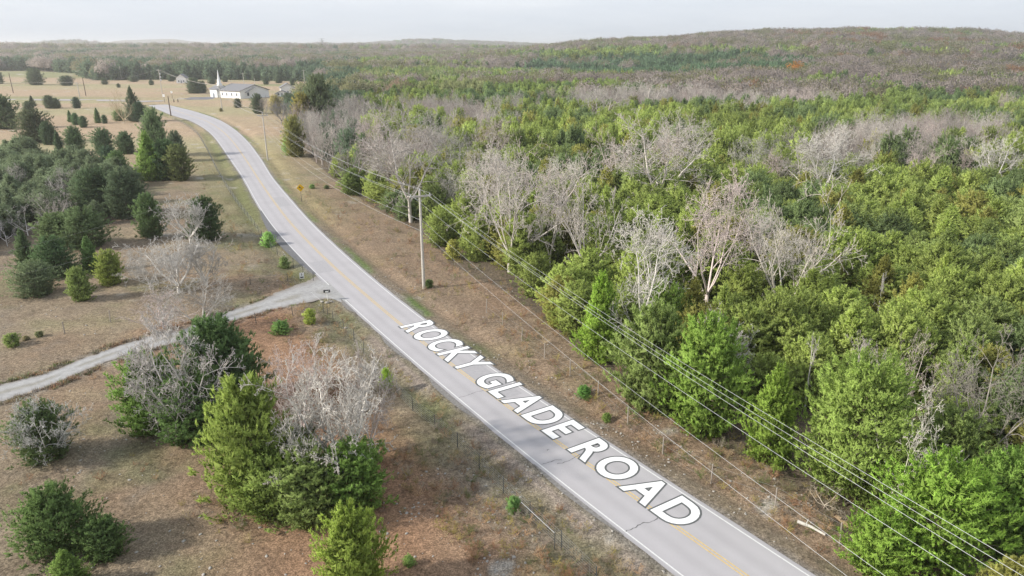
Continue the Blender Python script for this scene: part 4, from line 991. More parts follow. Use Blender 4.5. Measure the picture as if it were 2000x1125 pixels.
# brush: low weeds and saplings between road and wood and along the fences
BR = [bare(81, 6, .35, 3, .08, .5, 1.0, .006, M['twig_i']), bare(82, 7, .3, 3, .05, .5, 1.0, .006, M['twig_i'])]
BRm = []
for c_, t_ in BR:
    V, Fs, T_, MI = join_meshes('b', [c_, t_], None); BRm.append(mesh('brush', np.concatenate(V), np.concatenate(Fs), M['twig_i'], tone=np.concatenate(T_)))
x, y, g = cover(34000, 28, 260, 6); sg, hw_ = road_signed(x, y); d = np.abs(sg)-hw_; r = np.hypot(x, y)
pn = vnoise(x, y, 5, 78)
cor = (sg > 0) & (d > 2.5) & ~(inpoly(x, y, WOODP) & (pdist(x, y, WOOD) > 3)) & (r < 150) & (pn > .36)
ver = (sg < 0) & (d > 1.5) & (d < 5) & (r < 120) & (pn > .40)
fen = (sg < 0) & (d > 5.0) & (d < 9.0) & (r < 190) & (pn > .38)
mea = (sg < 0) & (d > 9) & (r < 70) & (pn > .66) & (g.random(len(x)) < .35)
ok = (cor | fen | mea | ver) & ~inpoly(x, y, DRV_POLY) & (pdist(x, y, DRV_C) > 2.6) & (g.random(len(x)) < .55)
x, y, sg = x[ok], y[ok], sg[ok]; n = len(x); z = terrain(x, y)+micro(x, y); h = np.where((sg < 0), .25+.6*g.random(n)**2, .22+.7*g.random(n)**2)
cols = np.array([(.26, .20, .16), (.30, .17, .10), (.20, .19, .10), (.38, .33, .26), (.14, .17, .06), (.36, .30, .10), (.44, .29, .17), (.46, .36, .22)])[g.integers(0, 8, n)]*(.8+.4*g.random((n, 1)))
instancer('undergrowth', BRm, np.stack([x, y, z], 1), np.stack([h*1.3, h*1.3, h], 1), np.stack([g.normal(0, .1, n), g.normal(0, .1, n), g.random(n)*6.28], 1), g.integers(0, 2, n), cols, 'low brown weeds and brush beside the road, the wood and the fences')
# stones
def stone(seed):
    g = np.random.default_rng(seed); V = []; n = 10
    for i, (zz, rr) in enumerate(((-.3, .5), (.1, .75), (.5, .5))):
        for k in range(6):
            a = k*1.047; q_ = rr*(.7+.5*g.random()); V.append((q_*math.cos(a), q_*math.sin(a), zz+.1*g.random()))
    V.append((0, 0, .62)); Fs = []
    for i in range(2):
        for k in range(6): Fs.append((i*6+k, i*6+(k+1) % 6, (i+1)*6+(k+1) % 6)); Fs.append((i*6+k, (i+1)*6+(k+1) % 6, (i+1)*6+k))
    for k in range(6): Fs.append((12+k, 12+(k+1) % 6, 18))
    return mesh('stone', V, Fs, M['rock'])
x, y, g = cover(16000, 27, 120, 9); sg, hw_ = road_signed(x, y); d = np.abs(sg)-hw_
lim = (vnoise(x, y, 3.0, 81) > .60) & (vnoise(x, y, 16, 82) > .46)
ok = (d > .5) & ~inpoly(x, y, DRV_POLY) & ~(inpoly(x, y, WOODP) & (pdist(x, y, WOOD) > 1)) & ((lim & (g.random(len(x)) < .9)) | (g.random(len(x)) < .10))
x, y = x[ok], y[ok]
px_, py_, _ = ground_xy(658, 413); x = np.r_[x, px_+g.normal(0, 1.5, 60)]; y = np.r_[y, py_+g.normal(0, 1.5, 60)]
for cx_, cy_, nn_, sp_ in ((1185, 880, 60, 1.6), (1500, 962, 50, 1.8), (960, 700, 30, 1.4), (1010, 910, 20, 1.0), (1240, 1000, 40, 1.0), (640, 585, 30, .6)):
    a_, b_, _ = ground_xy(cx_+80 if cx_ == 1185 else cx_, cy_); sgx, hx = road_signed(np.array(a_), np.array(b_))
    if abs(float(sgx)) > float(hx)+1: x = np.r_[x, a_+g.normal(0, sp_, nn_)]; y = np.r_[y, b_+g.normal(0, sp_, nn_)]
sg, hw_ = road_signed(x, y); m = np.abs(sg)-hw_ > .5; x, y = x[m], y[m]
n = len(x); s_ = .04+.11*g.random(n)**3
instancer('rubble', [stone(1), stone(2), stone(3)], np.stack([x, y, terrain(x, y)+micro(x, y)], 1), np.stack([s_*1.3, s_, s_*.7], 1), np.stack([g.normal(0, .2, n), g.normal(0, .2, n), g.random(n)*6.28], 1), g.integers(0, 3, n), np.ones((n, 3)), 'pale limestone bits strewn over pasture and verges')

# ------------------------------------------------------------------ shrubs one can count
def shrub(bx, by, top, wpx, color, label):
    x, y, t_ = ground_xy(bx, by); e = empty('shrub', (x, y, gz(x, y)-.03), random.random()*6, (wpx/F*t_/1.1, wpx/F*t_/1.1, max(.4, height_of(by, top))))
    put('crown', SHR[random.randrange(2)], e, color=color); tag(e, label, 'shrub')
SHR = [cedar(91, 'round', 120, 7, 9, .09, 250, M['leaf'])[0], cedar(92, 'egg', 120, 7, 9, .09, 250, M['leaf'])[0]]
for a in ((26, 676, 653, 34, MID, 'small round green juniper shrub above the driveway on open grass'), (78, 658, 648, 18, (.09,.10,.05), 'tiny dull shrub beside the fence post above the driveway'),
          (52, 665, 657, 14, BROWN, 'tiny brownish shrub next to the round juniper shrub'), (525, 478, 450, 28, (.14,.22,.07), 'light green leafy shrub on the left road fence'),
          (556, 520, 498, 24, (.10,.13,.05), 'dull green shrub by the fence corner above the driveway'), (606, 630, 603, 30, (.17,.20,.05), 'yellow green shrub below the mailbox'),
          (548, 650, 628, 44, (.10,.16,.05), 'low green bramble patch below the driveway'), (1140, 772, 752, 36, (.08,.15,.04), 'low green shrub in the middle of the power line clearing'),
          (838, 560, 545, 20, (.08,.11,.04), 'small green shrub at the foot of the near utility pole'), (1003, 998, 970, 32, (.09,.15,.05), 'green shrub growing through the left road fence'),
          (755, 690+70, 720, 26, (.15,.21,.04), 'yellow green sapling behind the cedar clump near the road'), (1185, 905-90, 800, 22, (.10,.14,.04), 'small shrub near the verge opposite the last word'),
          (610, 368, 360, 14, (.10,.15,.05), 'small green shrub behind the yellow sign'), (638, 368, 361, 12, (.07,.09,.04), 'small dark shrub right of the yellow sign'),
          (800, 1108, 1090, 26, (.11,.16,.05), 'small green shrub beside the bright lone cedar'), (1085, 640, 622, 26, (.14,.15,.04), 'yellowish shrub at the wood edge'),
          (885, 505, 470, 34, (.17,.17,.05), 'yellow bush at the wood edge right of the near utility pole'), (1720, 402, 380, 40, (.22,.30,.08), 'pale lime green treetop bush in the far wood'),
          (432, 218, 211, 8, BROWN, 'tiny dark bush at the foot of the pole below the church')):
    shrub(*a)

# ------------------------------------------------------------------ fences
def fence(name, pts, sp, ph, label, rail=False, mt='post', nw=7, r=.035, zoff=0, wires=True, post_r=None):
    P = resample(smooth(G(pts) if isinstance(pts[0], tuple) else pts, 6), 400); L = np.linalg.norm(np.diff(P, axis=0), axis=1).sum(); n = max(2, int(L/sp)); Q = resample(P, n+1)
    e = empty(name, (Q[0][0], Q[0][1], 0)); pm = None
    for i, p in enumerate(Q):
        z = gz(*p)
        if pm is None:
            b_ = MB(); b_.tube([(0, 0, -.2), (0, 0, ph*.6), (0, 0, ph)], r, 6, r*.85); o = b_.build('post', M[mt], e); pm = o.data
        else: o = put('post', pm, e)
        o.location = (p[0]-Q[0][0], p[1]-Q[0][1], z); o.rotation_euler = (random.uniform(-.05, .05), random.uniform(-.05, .05), random.random()*3)
        o.scale = (1, 1, random.uniform(.92, 1.06))
    if wires:
        b_ = MB()
        for i in range(n):
            a_, c_ = Q[i], Q[i+1]; za, zc = gz(*a_), gz(*c_)
            A = Vector((a_[0]-Q[0][0], a_[1]-Q[0][1], za)); C_ = Vector((c_[0]-Q[0][0], c_[1]-Q[0][1], zc))
            for k in range(nw):
                hgt = ph*(.10+.85*k/(nw-1)) if nw > 1 else ph*.9
                b_.tube([A+Vector((0, 0, hgt)), (A+C_)/2+Vector((0, 0, hgt-.02)), C_+Vector((0, 0, hgt))], .006, 3, cap=False)
            if nw > 4:
                m_ = int((C_-A).length/.55)
                for q_ in range(1, m_):
                    b0 = A.lerp(C_, q_/m_); b_.tube([b0+Vector((0, 0, ph*.1)), b0+Vector((0, 0, ph*.95))], .0045, 3, cap=False)
        w_ = b_.build('wire_mesh', M['galv'], e); w_['kind'] = 'stuff'
    tag(e, label, 'fence')
    return e, Q
fence('wire_fence', [(1165,1140),(1075,1050),(1015,993),(980,955),(930,905),(875,852),(800,795),(760,750),(725,705),(690,660),(650,622)], 3.0, 1.25, 'wire mesh fence on dark posts between the lettering and the cedar clump')
fence('wire_fence', [(612,548),(590,532),(560,510),(525,478),(490,430),(455,385),(425,335),(405,295),(385,262),(362,245),(338,232)], 3.6, 1.2, 'overgrown wire fence along the left verge beyond the driveway')
fence('wire_fence', [(640,610),(600,606),(565,613),(520,625),(470,640),(430,655)], 3.2, 1.15, 'low wire fence along the near side of the driveway', nw=3)
fence('wire_fence', [(562,548),(520,552),(480,560),(440,580)], 3.0, 1.0, 'short sagging fence above the driveway by the grey thicket', nw=2)
fence('post_and_wire_fence', [(216,630),(155,645),(94,660),(30,676)], 3.4, 1.3, 'grey timber posts with thin wires on the grass above the driveway', mt='greypost', nw=2, r=.06)
fence('post_and_wire_fence', [(1640,1062),(1560,1010),(1510,985),(1448,966),(1370,925),(1285,872),(1185,790),(1100,725),(1010,660),(950,610)], 4.2, 1.5, 'sparse timber posts with thin wires in the clearing under the power line', mt='greypost', nw=3, r=.05)
# end rail on the near fence and by the mailbox
for A_, B_, lab in (((1018, 1010), (1083, 1072), 'bright metal rail braced along the near wire fence'), ((609, 588), (632, 608), 'pale rail leaning at the fence end below the mailbox'), ((553, 502), (561, 516), 'pale rail at the fence corner above the driveway')):
    xa, ya, _ = ground_xy(*A_); xb, yb, _ = ground_xy(*B_); b_ = MB(); b_.tube([(0, 0, 1.15), (xb-xa, yb-ya, 1.15)], .014, 6)
    o = b_.build('fence_rail', M['cable']); o.location = (xa, ya, gz(xa, ya)); b2 = MB(); b2.tube([(xb-xa, yb-ya, -.1), (xb-xa, yb-ya, 1.18)], .03, 6); b2.build('post', M['post'], o); tag(o, lab, 'rail')

# ------------------------------------------------------------------ utility poles and lines
def pole(x, y, h, az, label, arm=True, m='wood', r=.20, lean=(0, 0), extra=None):
    z = gz(x, y); e = empty('utility_pole', (x, y, z), az); e.rotation_euler = (lean[0], lean[1], az)
    b_ = MB(); b_.tube([(0, 0, -.5), (0, 0, h*.5), (0, 0, h)], r, 10, r*.62); b_.build('shaft', M[m], e)
    if arm:
        b_ = MB(); b_.box((0, .14, h-.65), (2.6, .14, .20)); b_.build('crossarm', M['wood'], e)
        b_ = MB(); b_.box((-.45, .2, h-.95), (.04, .02, .02)); b_.tube([(-.75, .2, h-.66), (0, .16, h-1.3)], .02, 4); b_.tube([(.75, .2, h-.66), (0, .16, h-1.3)], .02, 4); b_.build('brace', M['galv'], e)
        for xx in (-1.15, 0, 1.15):
            zz = h-.58 if xx else h; b_ = MB(); b_.tube([(xx, .14 if xx else 0, zz), (xx, .14 if xx else 0, zz+.10), (xx, .14 if xx else 0, zz+.22)], .07, 8, .035); b_.build('insulator', M['porcelain'], e)
    tag(e, label, 'utility pole', 'wooden utility poles along the power line')
    return e
P1 = ground_xy(828, 562); P2 = ground_xy(523, 312); P3 = ground_xy(434, 215)
h1, h2, h3 = height_of(562, 370), height_of(312, 219), height_of(215, 165)
D01 = (33.7, -16.0)
az1 = math.atan2(P2[1]-D01[1], P2[0]-D01[0])+math.pi/2
az2 = math.atan2(P3[1]-P1[1], P3[0]-P1[0])+math.pi/2
pole(P1[0], P1[1], h1, az1, 'tall grey wooden pole with a crossarm between the road and the wood')
pole(P2[0], P2[1], h2, az2, 'wooden pole with a crossarm at the road bend before the tip of the wood', r=.19)
pole(P3[0], P3[1], h3, az2, 'pale wooden pole standing on the lawn below the church', r=.24)
pole(D01[0], D01[1], 12, az1, 'wooden pole carrying the wires past the near end of the road')
for bx, by, top, lab, m_, arm_ in ((317, 183, 135, 'tall pale pole with crossarm and transformers at the junction', 'wood', True), (334, 226, 187, 'short dark pole on the left verge just before the junction', 'darkwood', False),
        (238, 157, 130, 'pale pole in the field in front of the dark far woods', 'wood', True), (156, 191, 161, 'faint pale pole on the cross road verge behind the oval cedar', 'wood', True), (168, 187, 151, 'thin dark pole with a lamp beside the faint pale pole', 'darkwood', False),
        (26, 181, 142, 'dark leaning pole in the far field', 'darkwood', False), (477, 166, 142, 'pole with crossarm rising behind the church roof', 'wood', True), (498, 166, 152, 'short pole behind the church roof', 'wood', False), (595, 163, 136, 'pole behind the small white house', 'wood', True)):
    x, y, _ = ground_xy(bx, by); h = height_of(by, top); e = pole(x, y, h, .3, lab, arm=arm_, m=m_, r=.26)
    if bx == 317:
        b_ = MB()
        for k in range(3): b_ = MB(); b_.tube([(.55, 0, h-3.2-k*1.9), (.55, 0, h-2.2-k*1.9)], .35, 8); b_.build('transformer', M['porcelain'], e)
# signs near the junction on short posts
def wire(name, A, B, sag, r, m, label):
    P = [Vector(A).lerp(Vector(B), k/24)-Vector((0, 0, 4*sag*(k/24)*(1-k/24))) for k in range(25)]
    b_ = MB(); A0 = Vector(A); b_.tube([p-A0 for p in P], r, 4, cap=False); o = b_.build(name, M[m]); o.location = A0; tag(o, label, 'wire', 'overhead wires on the poles')
def arm_pt(P, az, h, off, dz): return (P[0]+off*math.cos(az), P[1]+off*math.sin(az), gz(P[0], P[1])+h+dz)
names = ((-1.15, -.36, 'left crossarm end'), (0, .22, 'pole top'), (1.15, -.36, 'right crossarm end'), (-.2, -1.2, 'hook under the crossarm'))
for off, dz, nm in names:
    rr = .009
    o1_, z1_ = {0: (-.1, -.75), -.2: (-1.0, -.62)}.get(off, (off, dz))
    wire('power_wire', arm_pt(P1, az1, h1, off if off != -.2 else -1.0, dz if off != -.2 else -.62), arm_pt(D01, az1, 12, o1_, z1_), 2.0, rr, 'cable', f'wire to the near corner from the {nm} of the tall grey pole')
    wire('power_wire', arm_pt(P1, az1, h1, off, dz), arm_pt(P2, az2, h2, off, dz), 1.9, rr*1.25, 'cable', f'bright wire to the bend from the {nm} of the tall grey pole')
    if off > -1: wire('power_wire', arm_pt(P2, az2, h2, off, dz), arm_pt(P3, az2, h3, off, dz), 2.2, .028, 'comm', f'thin wire from the bend pole {nm} towards the church')
for hh, nm in ((h1*.70, 'upper'), (h1*.59, 'lower')):
    wire('telephone_wire', arm_pt(P1, az1, hh, -.18, 0), arm_pt(D01, az1, hh, -.18, 0), 2.0, .009, 'cable', f'{nm} slack telephone wire running to the near corner from the tall grey pole')
    wire('telephone_wire', arm_pt(P1, az1, hh, -.18, 0), arm_pt(P2, az2, hh, -.18, 0), 2.2, .013, 'cable', f'{nm} slack telephone wire running to the bend pole')
xj, yj, _ = ground_xy(317, 183); hj = height_of(183, 135); PJ = (xj, yj)
for off in (-1.1, 1.1): wire('power_wire', arm_pt(P3, az2, h3, off, -.4), (xj+off, yj, hj-.4), 1.5, .035, 'comm', 'thin wire from the church lawn pole to the junction pole, '+('near' if off < 0 else 'far')+' side')
xq, yq, _ = ground_xy(156, 191); hq = height_of(191, 161); wire('power_wire', (xj, yj, hj), (xq, yq, hq), 2, .04, 'comm', 'thin wire along the cross road from the junction pole')
xl, yl, _ = ground_xy(26, 181); wire('power_wire', (xq, yq, hq), (xl-200, yl, 12), 2, .04, 'comm', 'thin wire leaving along the cross road past the dark leaning pole')
# service drop crossing the driveway side
for (A_, ha), (B_, hb), lab in ((((-60, 600), 5.2), ((430, 470), 8.0), 'upper thin wire sagging over the round cedars'), (((-60, 660), 5.2), ((430, 520), 7.0), 'lower thin wire sagging over the round cedars')):
    a_ = ground_xy(*A_); c_ = ground_xy(*B_); wire('service_wire', (a_[0], a_[1], ha), (c_[0], c_[1], hb), .8, .006, 'comm', lab)

# ------------------------------------------------------------------ church
C0 = np.array(ground_xy(470, 193.2)[:2]); gdir = np.array(ground_xy(526, 189.6)[:2])-C0; GWd = float(np.linalg.norm(gdir)); ga = math.atan2(gdir[1], gdir[0])
ch = empty('church', (C0[0], C0[1], -.05), ga)   # local x along the gable front, local y back along the long wall
GL = 21.0; EV = 4.3; RG = 7.4; OV = .7
tag(ch, 'long white church with grey gabled roof, porch block and thin white steeple', 'church')
b_ = MB(); w2 = GWd
V = [(0, 0, 0), (w2, 0, 0), (w2, GL, 0), (0, GL, 0), (0, 0, EV), (w2, 0, EV), (w2, GL, EV), (0, GL, EV), (w2/2, 0, RG), (w2/2, GL, RG)]
b_.add(V, [(0, 1, 5, 8, 4), (3, 7, 9, 6, 2), (0, 4, 7, 3), (1, 2, 6, 5), (4, 8, 9, 7), (5, 6, 9, 8), (0, 3, 2, 1)]); b_.build('wall', M['white'], ch)
sl_ = (RG-EV)/(w2/2)
for sgn in (0, 1):
    b_ = MB(); xo = -OV if sgn == 0 else w2+OV; zo = EV-OV*sl_+.04
    b_.add([(xo, -OV, zo), (w2/2, -OV, RG+.04), (w2/2, GL+OV, RG+.04), (xo, GL+OV, zo), (xo, -OV, zo+.22), (w2/2, -OV, RG+.26), (w2/2, GL+OV, RG+.26), (xo, GL+OV, zo+.22)],
           [(4, 5, 6, 7), (0, 3, 2, 1), (0, 1, 5, 4), (3, 7, 6, 2), (0, 4, 7, 3), (1, 2, 6, 5)]); b_.build('roof', M['roof'], ch)
for yy in (3.2, 8.0, 12.8, 17.2):
    b_ = MB(); b_.box((-.03, yy, 2.2), (.10, 1.0, 1.7)); f_ = b_.build('window', M['porcelain'], ch); b_ = MB(); b_.box((-.10, yy, 2.2), (.04, .8, 1.5)); b_.build('pane', M['glass'], f_)
for xx in (5.2,):
    b_ = MB(); b_.box((xx, -.03, 2.4), (1.3, .10, 2.0)); f_ = b_.build('window', M['porcelain'], ch); b_ = MB(); b_.box((xx, -.10, 2.4), (1.1, .04, 1.8)); b_.build('pane', M['glass'], f_)
b_ = MB(); b_.box((12.2, -.05, 1.1), (1.3, .08, 2.2)); b_.build('door', M['door'], ch)
# porch block at the far left end of the long wall
b_ = MB(); V = [(-1.0, GL, 0), (8, GL, 0), (8, GL+7, 0), (-1.0, GL+7, 0), (-1.0, GL, EV+.5), (8, GL, EV+.5), (8, GL+7, EV+.5), (-1.0, GL+7, EV+.5), (3.5, GL, EV+2.3), (3.5, GL+7, EV+2.3)]
b_.add(V, [(0, 1, 5, 8, 4), (3, 7, 9, 6, 2), (0, 4, 7, 3), (1, 2, 6, 5), (4, 8, 9, 7), (5, 6, 9, 8)]); b_.build('porch', M['white'], ch)
b_ = MB(); b_.add([(-1.6, GL-.4, EV+.38), (3.5, GL-.4, EV+2.45), (3.5, GL+7.5, EV+2.45), (-1.6, GL+7.5, EV+.38), (8.6, GL-.4, EV+.38), (8.6, GL+7.5, EV+.38)], [(0, 1, 2, 3), (1, 4, 5, 2)]); b_.build('porch_roof', M['roof'], ch)
b_ = MB(); b_.box((-1.06, GL+3.5, 1.2), (.1, 1.6, 2.4)); b_.build('door', M['door'], ch)
# gabled entry canopy on the gable front
b_ = MB(); b_.add([(2.6, -2.2, 3.3), (w2/2+.1, -2.2, 6.6), (w2/2+.1, -.75, 6.6), (2.6, -.75, 3.3), (2.6, -2.2, 3.5), (w2/2+.1, -2.2, 6.8), (w2/2+.1, -.75, 6.8), (2.6, -.75, 3.5)], [(4, 5, 6, 7), (0, 3, 2, 1), (0, 1, 5, 4), (3, 7, 6, 2), (0, 4, 7, 3), (1, 2, 6, 5)]); b_.build('canopy', M['roof'], ch)
# steeple: square base, drum and thin spire
st = MB(); cx_, cy_ = 3.5, GL+3.5; st.box((cx_, cy_, EV+2.6), (2.0, 2.0, 2.0)); st.box((cx_, cy_, EV+4.6), (1.4, 1.4, 2.1)); sp = st.build('steeple', M['white'], ch)
b_ = MB(); b_.tube([(cx_, cy_, EV+5.6), (cx_, cy_, EV+11.2)], .75, 8, .04); b_.build('spire', M['white'], sp)
# small white house right of the church
def house(bx, by, rz, W_, L_, ev, rg, label, wallm='white'):
    x, y, _ = ground_xy(bx, by); e = empty('house', (x, y, 0), rz); b_ = MB()
    b_.add([(0, 0, 0), (W_, 0, 0), (W_, L_, 0), (0, L_, 0), (0, 0, ev), (W_, 0, ev), (W_, L_, ev), (0, L_, ev), (W_/2, 0, rg), (W_/2, L_, rg)], [(0, 1, 5, 8, 4), (3, 7, 9, 6, 2), (0, 4, 7, 3), (1, 2, 6, 5), (0, 3, 2, 1)]); b_.build('wall', M[wallm], e)
    s_ = (rg-ev)/(W_/2)
    for sgn in (0, 1):
        b_ = MB(); xo = -.5 if sgn == 0 else W_+.5; zo = ev-.5*s_
        b_.add([(xo, -.5, zo), (W_/2, -.5, rg), (W_/2, L_+.5, rg), (xo, L_+.5, zo), (xo, -.5, zo+.2), (W_/2, -.5, rg+.2), (W_/2, L_+.5, rg+.2), (xo, L_+.5, zo+.2)], [(4, 5, 6, 7), (0, 3, 2, 1), (0, 1, 5, 4), (3, 7, 6, 2), (0, 4, 7, 3), (1, 2, 6, 5)]); b_.build('roof', M['roof'], e)
    for xx in (W_*.25, W_*.75):
        b_ = MB(); b_.box((xx, -.03, 1.6), (1.0, .1, 1.2)); f_ = b_.build('window', M['porcelain'], e); b_ = MB(); b_.box((xx, -.1, 1.6), (.8, .04, 1.0)); b_.build('pane', M['glass'], f_)
    b_ = MB(); b_.box((W_*.5, -.04, 1.05), (1.0, .08, 2.1)); b_.build('door', M['door'], e)
    tag(e, label, 'house'); return e
house(549, 184.5, .35, 8.5, 12, 4.0, 6.4, 'small white gabled house right of the church')
house(538, 189.5, .25, 7.5, 5, 1.9, 3.6, 'low grey roofed shed in front of the small white house')
house(345, 162.5, .25, 7.5, 12, 4.2, 7.0, 'white gabled house far beyond the junction, half behind a dark tree')

# junction signs, mailbox, yard sign, warning sign
def sign_board(bx, by, top, w, h, m, label, pm='post'):
    x, y, _ = ground_xy(bx, by); H_ = height_of(by, top); e = empty('sign', (x, y, 0)); b_ = MB(); b_.tube([(0, 0, -.2), (0, 0, H_)], .08, 6); b_.build('post', M[pm], e)
    b_ = MB(); b_.box((0, -.12, H_-h/2), (w, .06, h)); b_.build('board', M[m], e); tag(e, label, 'sign')
sign_board(322, 201, 184, 1.2, 1.4, 'white', 'small white sign board beside the short dark pole at the junction')
sign_board(337, 192, 178, 1.0, 1.1, 'white', 'farther small white sign beyond the junction')
for bx in (340, 348):
    x, y, _ = ground_xy(bx, 200); b_ = MB(); b_.tube([(0, 0, -.2), (0, 0, 1.6)], .28, 8, .22); o = b_.build('gate_post', M['darkwood']); o.location = (x, y, 0); b_ = MB(); b_.tube([(0, 0, 1.6), (0, 0, 1.8)], .3, 8, .12); b_.build('cap', M['greypost'], o)
    tag(o, 'dark stub post at the church drive, '+('nearer the junction' if bx == 340 else 'nearer the car park'), 'post', 'stub posts at the church drive')

def face_camera(x, y): return math.atan2(-x, y)
# mailbox on a white block
x, y, _ = ground_xy(640, 586); mb = empty('mailbox', (x, y, gz(x, y)), .15)
b_ = MB(); b_.tube([(0, 0, -.1), (0, 0, 1.0)], .06, 6); b_.build('post', M['white'], mb)
b_ = MB()
ar = [(.16*math.cos(a), .16*math.sin(a)+.13) for a in np.linspace(0, math.pi, 8)]+[(-.16, 0), (.16, 0)]
n_ = len(ar); V = [(-.36, p[0], 1.0+p[1]) for p in ar]+[(.36, p[0], 1.0+p[1]) for p in ar]
b_.add(V, [tuple(range(n_)), tuple(range(2*n_-1, n_-1, -1))]+[(i, n_+i, n_+(i+1) % n_, (i+1) % n_) for i in range(n_)]); b_.build('box', M['black'], mb)
b_ = MB(); b_.box((0, -.175, 1.12), (.34, .012, .16)); b_.build('number_plate', M['white'], mb); b_ = MB(); b_.box((.25, -.18, 1.2), (.03, .02, .22)); b_.build('flag', M['white'], mb)
tag(mb, 'black mailbox on a white post where the driveway meets the road', 'mailbox')
for k, (dx, dy, s_) in enumerate(((-.5, -.5, .28), (.1, -.75, .36), (.55, -.45, .25))):
    o = put('boulder', stone(200+k)); o.location = (x+dx, y+dy, gz(x+dx, y+dy)+.05); o.scale = (s_*1.3, s_, s_*.8)
    tag(o, ('pale stone left of the mailbox foot', 'largest pale stone in front of the mailbox foot', 'pale stone right of the mailbox foot')[k], 'stone', 'stones at the mailbox')
x, y, _ = ground_xy(674, 636); o = put('boulder', stone(210)); o.location = (x, y, gz(x, y)+.05); o.scale = (.3, .22, .2); tag(o, 'single whitish stone on the verge below the mailbox', 'stone')
# yard sign: white with a dark figure
x, y, _ = ground_xy(590, 545); ys = empty('yard_sign', (x, y, gz(x, y)), .25)
b_ = MB(); b_.tube([(-.2, 0, -.1), (-.2, 0, .5)], .015, 5); b_.tube([(.2, 0, -.1), (.2, 0, .5)], .015, 5); b_.build('leg', M['post'], ys)
b_ = MB(); b_.box((0, 0, .72), (.55, .03, .75)); bo = b_.build('board', M['white'], ys)
def text_part(body, size, x_, z_, par, m, name='lettering', rz=0):
    cu = bpy.data.curves.new(name, 'FONT'); cu.body = body; cu.size = size; cu.align_x = 'CENTER'; cu.offset = .012; cu.extrude = .002
    ob = bpy.data.objects.new('tmp', cu); COL.objects.link(ob); dg = bpy.context.evaluated_depsgraph_get(); me = bpy.data.meshes.new_from_object(ob.evaluated_get(dg)); bpy.data.objects.remove(ob)
    me.materials.clear(); me.materials.append(m); o = put(name, me, par); o.location = (x_, -.022, z_); o.rotation_euler = (math.pi/2, 0, rz); return o
text_part('5', .36, 0, .76, bo, M['black']); b_ = MB(); b_.box((0, -.02, .52), (.4, .012, .16)); b_.build('dark_band', M['black'], bo)
tag(ys, 'small white yard sign with dark print beside the driveway mouth', 'sign')
# yellow diamond curve warning
x, y, _ = ground_xy(589, 391); ws = empty('warning_sign', (x, y, gz(x, y)), .42)
HS = height_of(391, 357); b_ = MB(); b_.tube([(0, 0, -.3), (0, 0, HS-.1)], .045, 6); b_.build('post', M['post'], ws)
s_ = .66; zc = HS-.70; b_ = MB(); rim = []
for k in range(4):
    a0 = k*math.pi/2; cxx, czz = s_*math.cos(a0)*.93, s_*math.sin(a0)*.93
    for j in (-1, 0, 1): a = a0+j*.55; rim.append((cxx+.12*math.cos(a)*.7, czz+.12*math.sin(a)*.7))
n_ = len(rim); V = [(p[0], -.08, zc+p[1]) for p in rim]+[(p[0], -.06, zc+p[1]) for p in rim]
b_.add(V, [tuple(range(n_)), tuple(range(2*n_-1, n_-1, -1))]+[(i, (i+1) % n_, n_+(i+1) % n_, n_+i) for i in range(n_)]); bo = b_.build('board', M['yellow'], ws)
b_ = MB(); b_.tube([(.12, -.09, zc-.34), (.12, -.09, zc-.05), (-.10, -.09, zc+.12)], .055, 4); b_.add([(-.30, -.095, zc+.22), (-.02, -.095, zc+.26), (-.20, -.095, zc-.03)], [(0, 1, 2), (2, 1, 0)]); b_.build('arrow', M['black'], bo)
tag(ws, 'yellow diamond curve warning sign with black arrow on the right verge', 'sign')

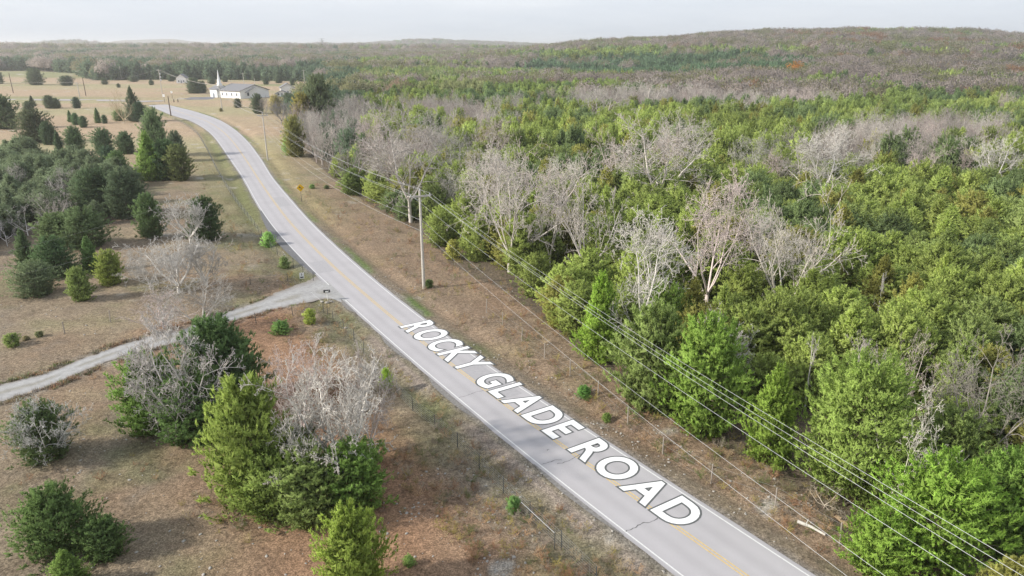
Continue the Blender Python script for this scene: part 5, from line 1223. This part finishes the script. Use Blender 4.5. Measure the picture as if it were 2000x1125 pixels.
# fallen pieces by the wood
for A_, B_, m_, r_, nm, lab in (((1558, 1018), (1612, 1044), 'log', .11, 'fallen_log', 'whitish fallen log by the fence in the clearing'), ((1632, 1008), (1668, 1036), 'plank', .09, 'plank', 'tan weathered plank lying at the cedar foot')):
    xa, ya, _ = ground_xy(*A_); xb, yb, _ = ground_xy(*B_); za, zb = gz(xa, ya)+.16, gz(xb, yb)+.12; b_ = MB()
    if m_ == 'log':
        b_.tube([(0, 0, 0), ((xb-xa)*.5, (yb-ya)*.5+.06, .05), (xb-xa, yb-ya, zb-za)], r_, 7, r_*.6); b_.tube([((xb-xa)*.3, (yb-ya)*.3, .05), ((xb-xa)*.3+.25, (yb-ya)*.3+.3, .25)], .04, 5, .015)
    else:
        a_ = math.atan2(yb-ya, xb-xa); L_ = math.hypot(xb-xa, yb-ya); b_.box(((xb-xa)/2, (yb-ya)/2, 0), (L_, .22, .05), a_); b_.box(((xb-xa)*.2, (yb-ya)*.2, .04), (.2, .3, .04), a_+.5)
    o = b_.build(nm, M[m_]); o.location = (xa, ya, za); tag(o, lab, nm.split('_')[-1])
# pylons on the skyline
for px_, top, wm, lab in ((630, 79, 1, 'faint lattice pylon on the skyline above the far woods'), (878, 86, .8, 'smaller faint lattice pylon on the skyline where the ridge begins')):
    az = math.atan((px_-1000)/F*math.cos(PITCH)); r_ = 2200.0; x, y = r_*math.sin(az), r_*math.cos(az); z = float(terrain(x, y)); H_ = CH+(95-top)/F*r_-z+2
    e = empty('pylon', (x, y, z)); b_ = MB(); q_ = 4*wm
    for sx, sy in ((-1, -1), (1, -1), (1, 1), (-1, 1)): b_.tube([(sx*q_, sy*q_, -1), (sx*.8, sy*.8, H_)], .35, 4)
    for k in range(6):
        z0, z1 = H_*k/6, H_*(k+1)/6; a0, a1 = q_*(1-k/6)+.8*k/6, q_*(1-(k+1)/6)+.8*(k+1)/6
        b_.tube([(-a0, -a0, z0), (a1, -a1, z1)], .22, 4); b_.tube([(a0, -a0, z0), (-a1, -a1, z1)], .22, 4)
    b_.build('lattice', M['galv'], e)
    for k, zz in enumerate((H_-1, H_-6)): b_ = MB(); b_.tube([(-8*wm, 0, zz), (8*wm, 0, zz)], .45, 4); b_.build('crossarm', M['galv'], e)
    tag(e, lab, 'pylon')

# ------------------------------------------------------------------ haze
hm = bpy.data.materials.new('thin_haze'); hm.use_nodes = True; t = hm.node_tree; t.nodes.clear()
o_ = t.nodes.new('ShaderNodeOutputMaterial'); pv = t.nodes.new('ShaderNodeVolumePrincipled'); pv.inputs['Density'].default_value = HAZE = .00017
pv.inputs['Color'].default_value = (.975, .985, 1, 1); pv.inputs['Anisotropy'].default_value = .35; t.links.new(pv.outputs[0], o_.inputs['Volume'])
zlo = float(GZ[RR < 12000].min())-1.5; zhi = max(float(GZ[RR < 12000].max()), 80)+18
print('terrain', GZ.min(), GZ.max(), 'counts', counts, 'mass', len(mass))
hz = MB(); hz.box((0, 5000, (zlo+zhi)/2), (23000, 16000, zhi-zlo)); tag(hz.build('haze', hm), 'thin pale haze over the valley', kind='stuff')
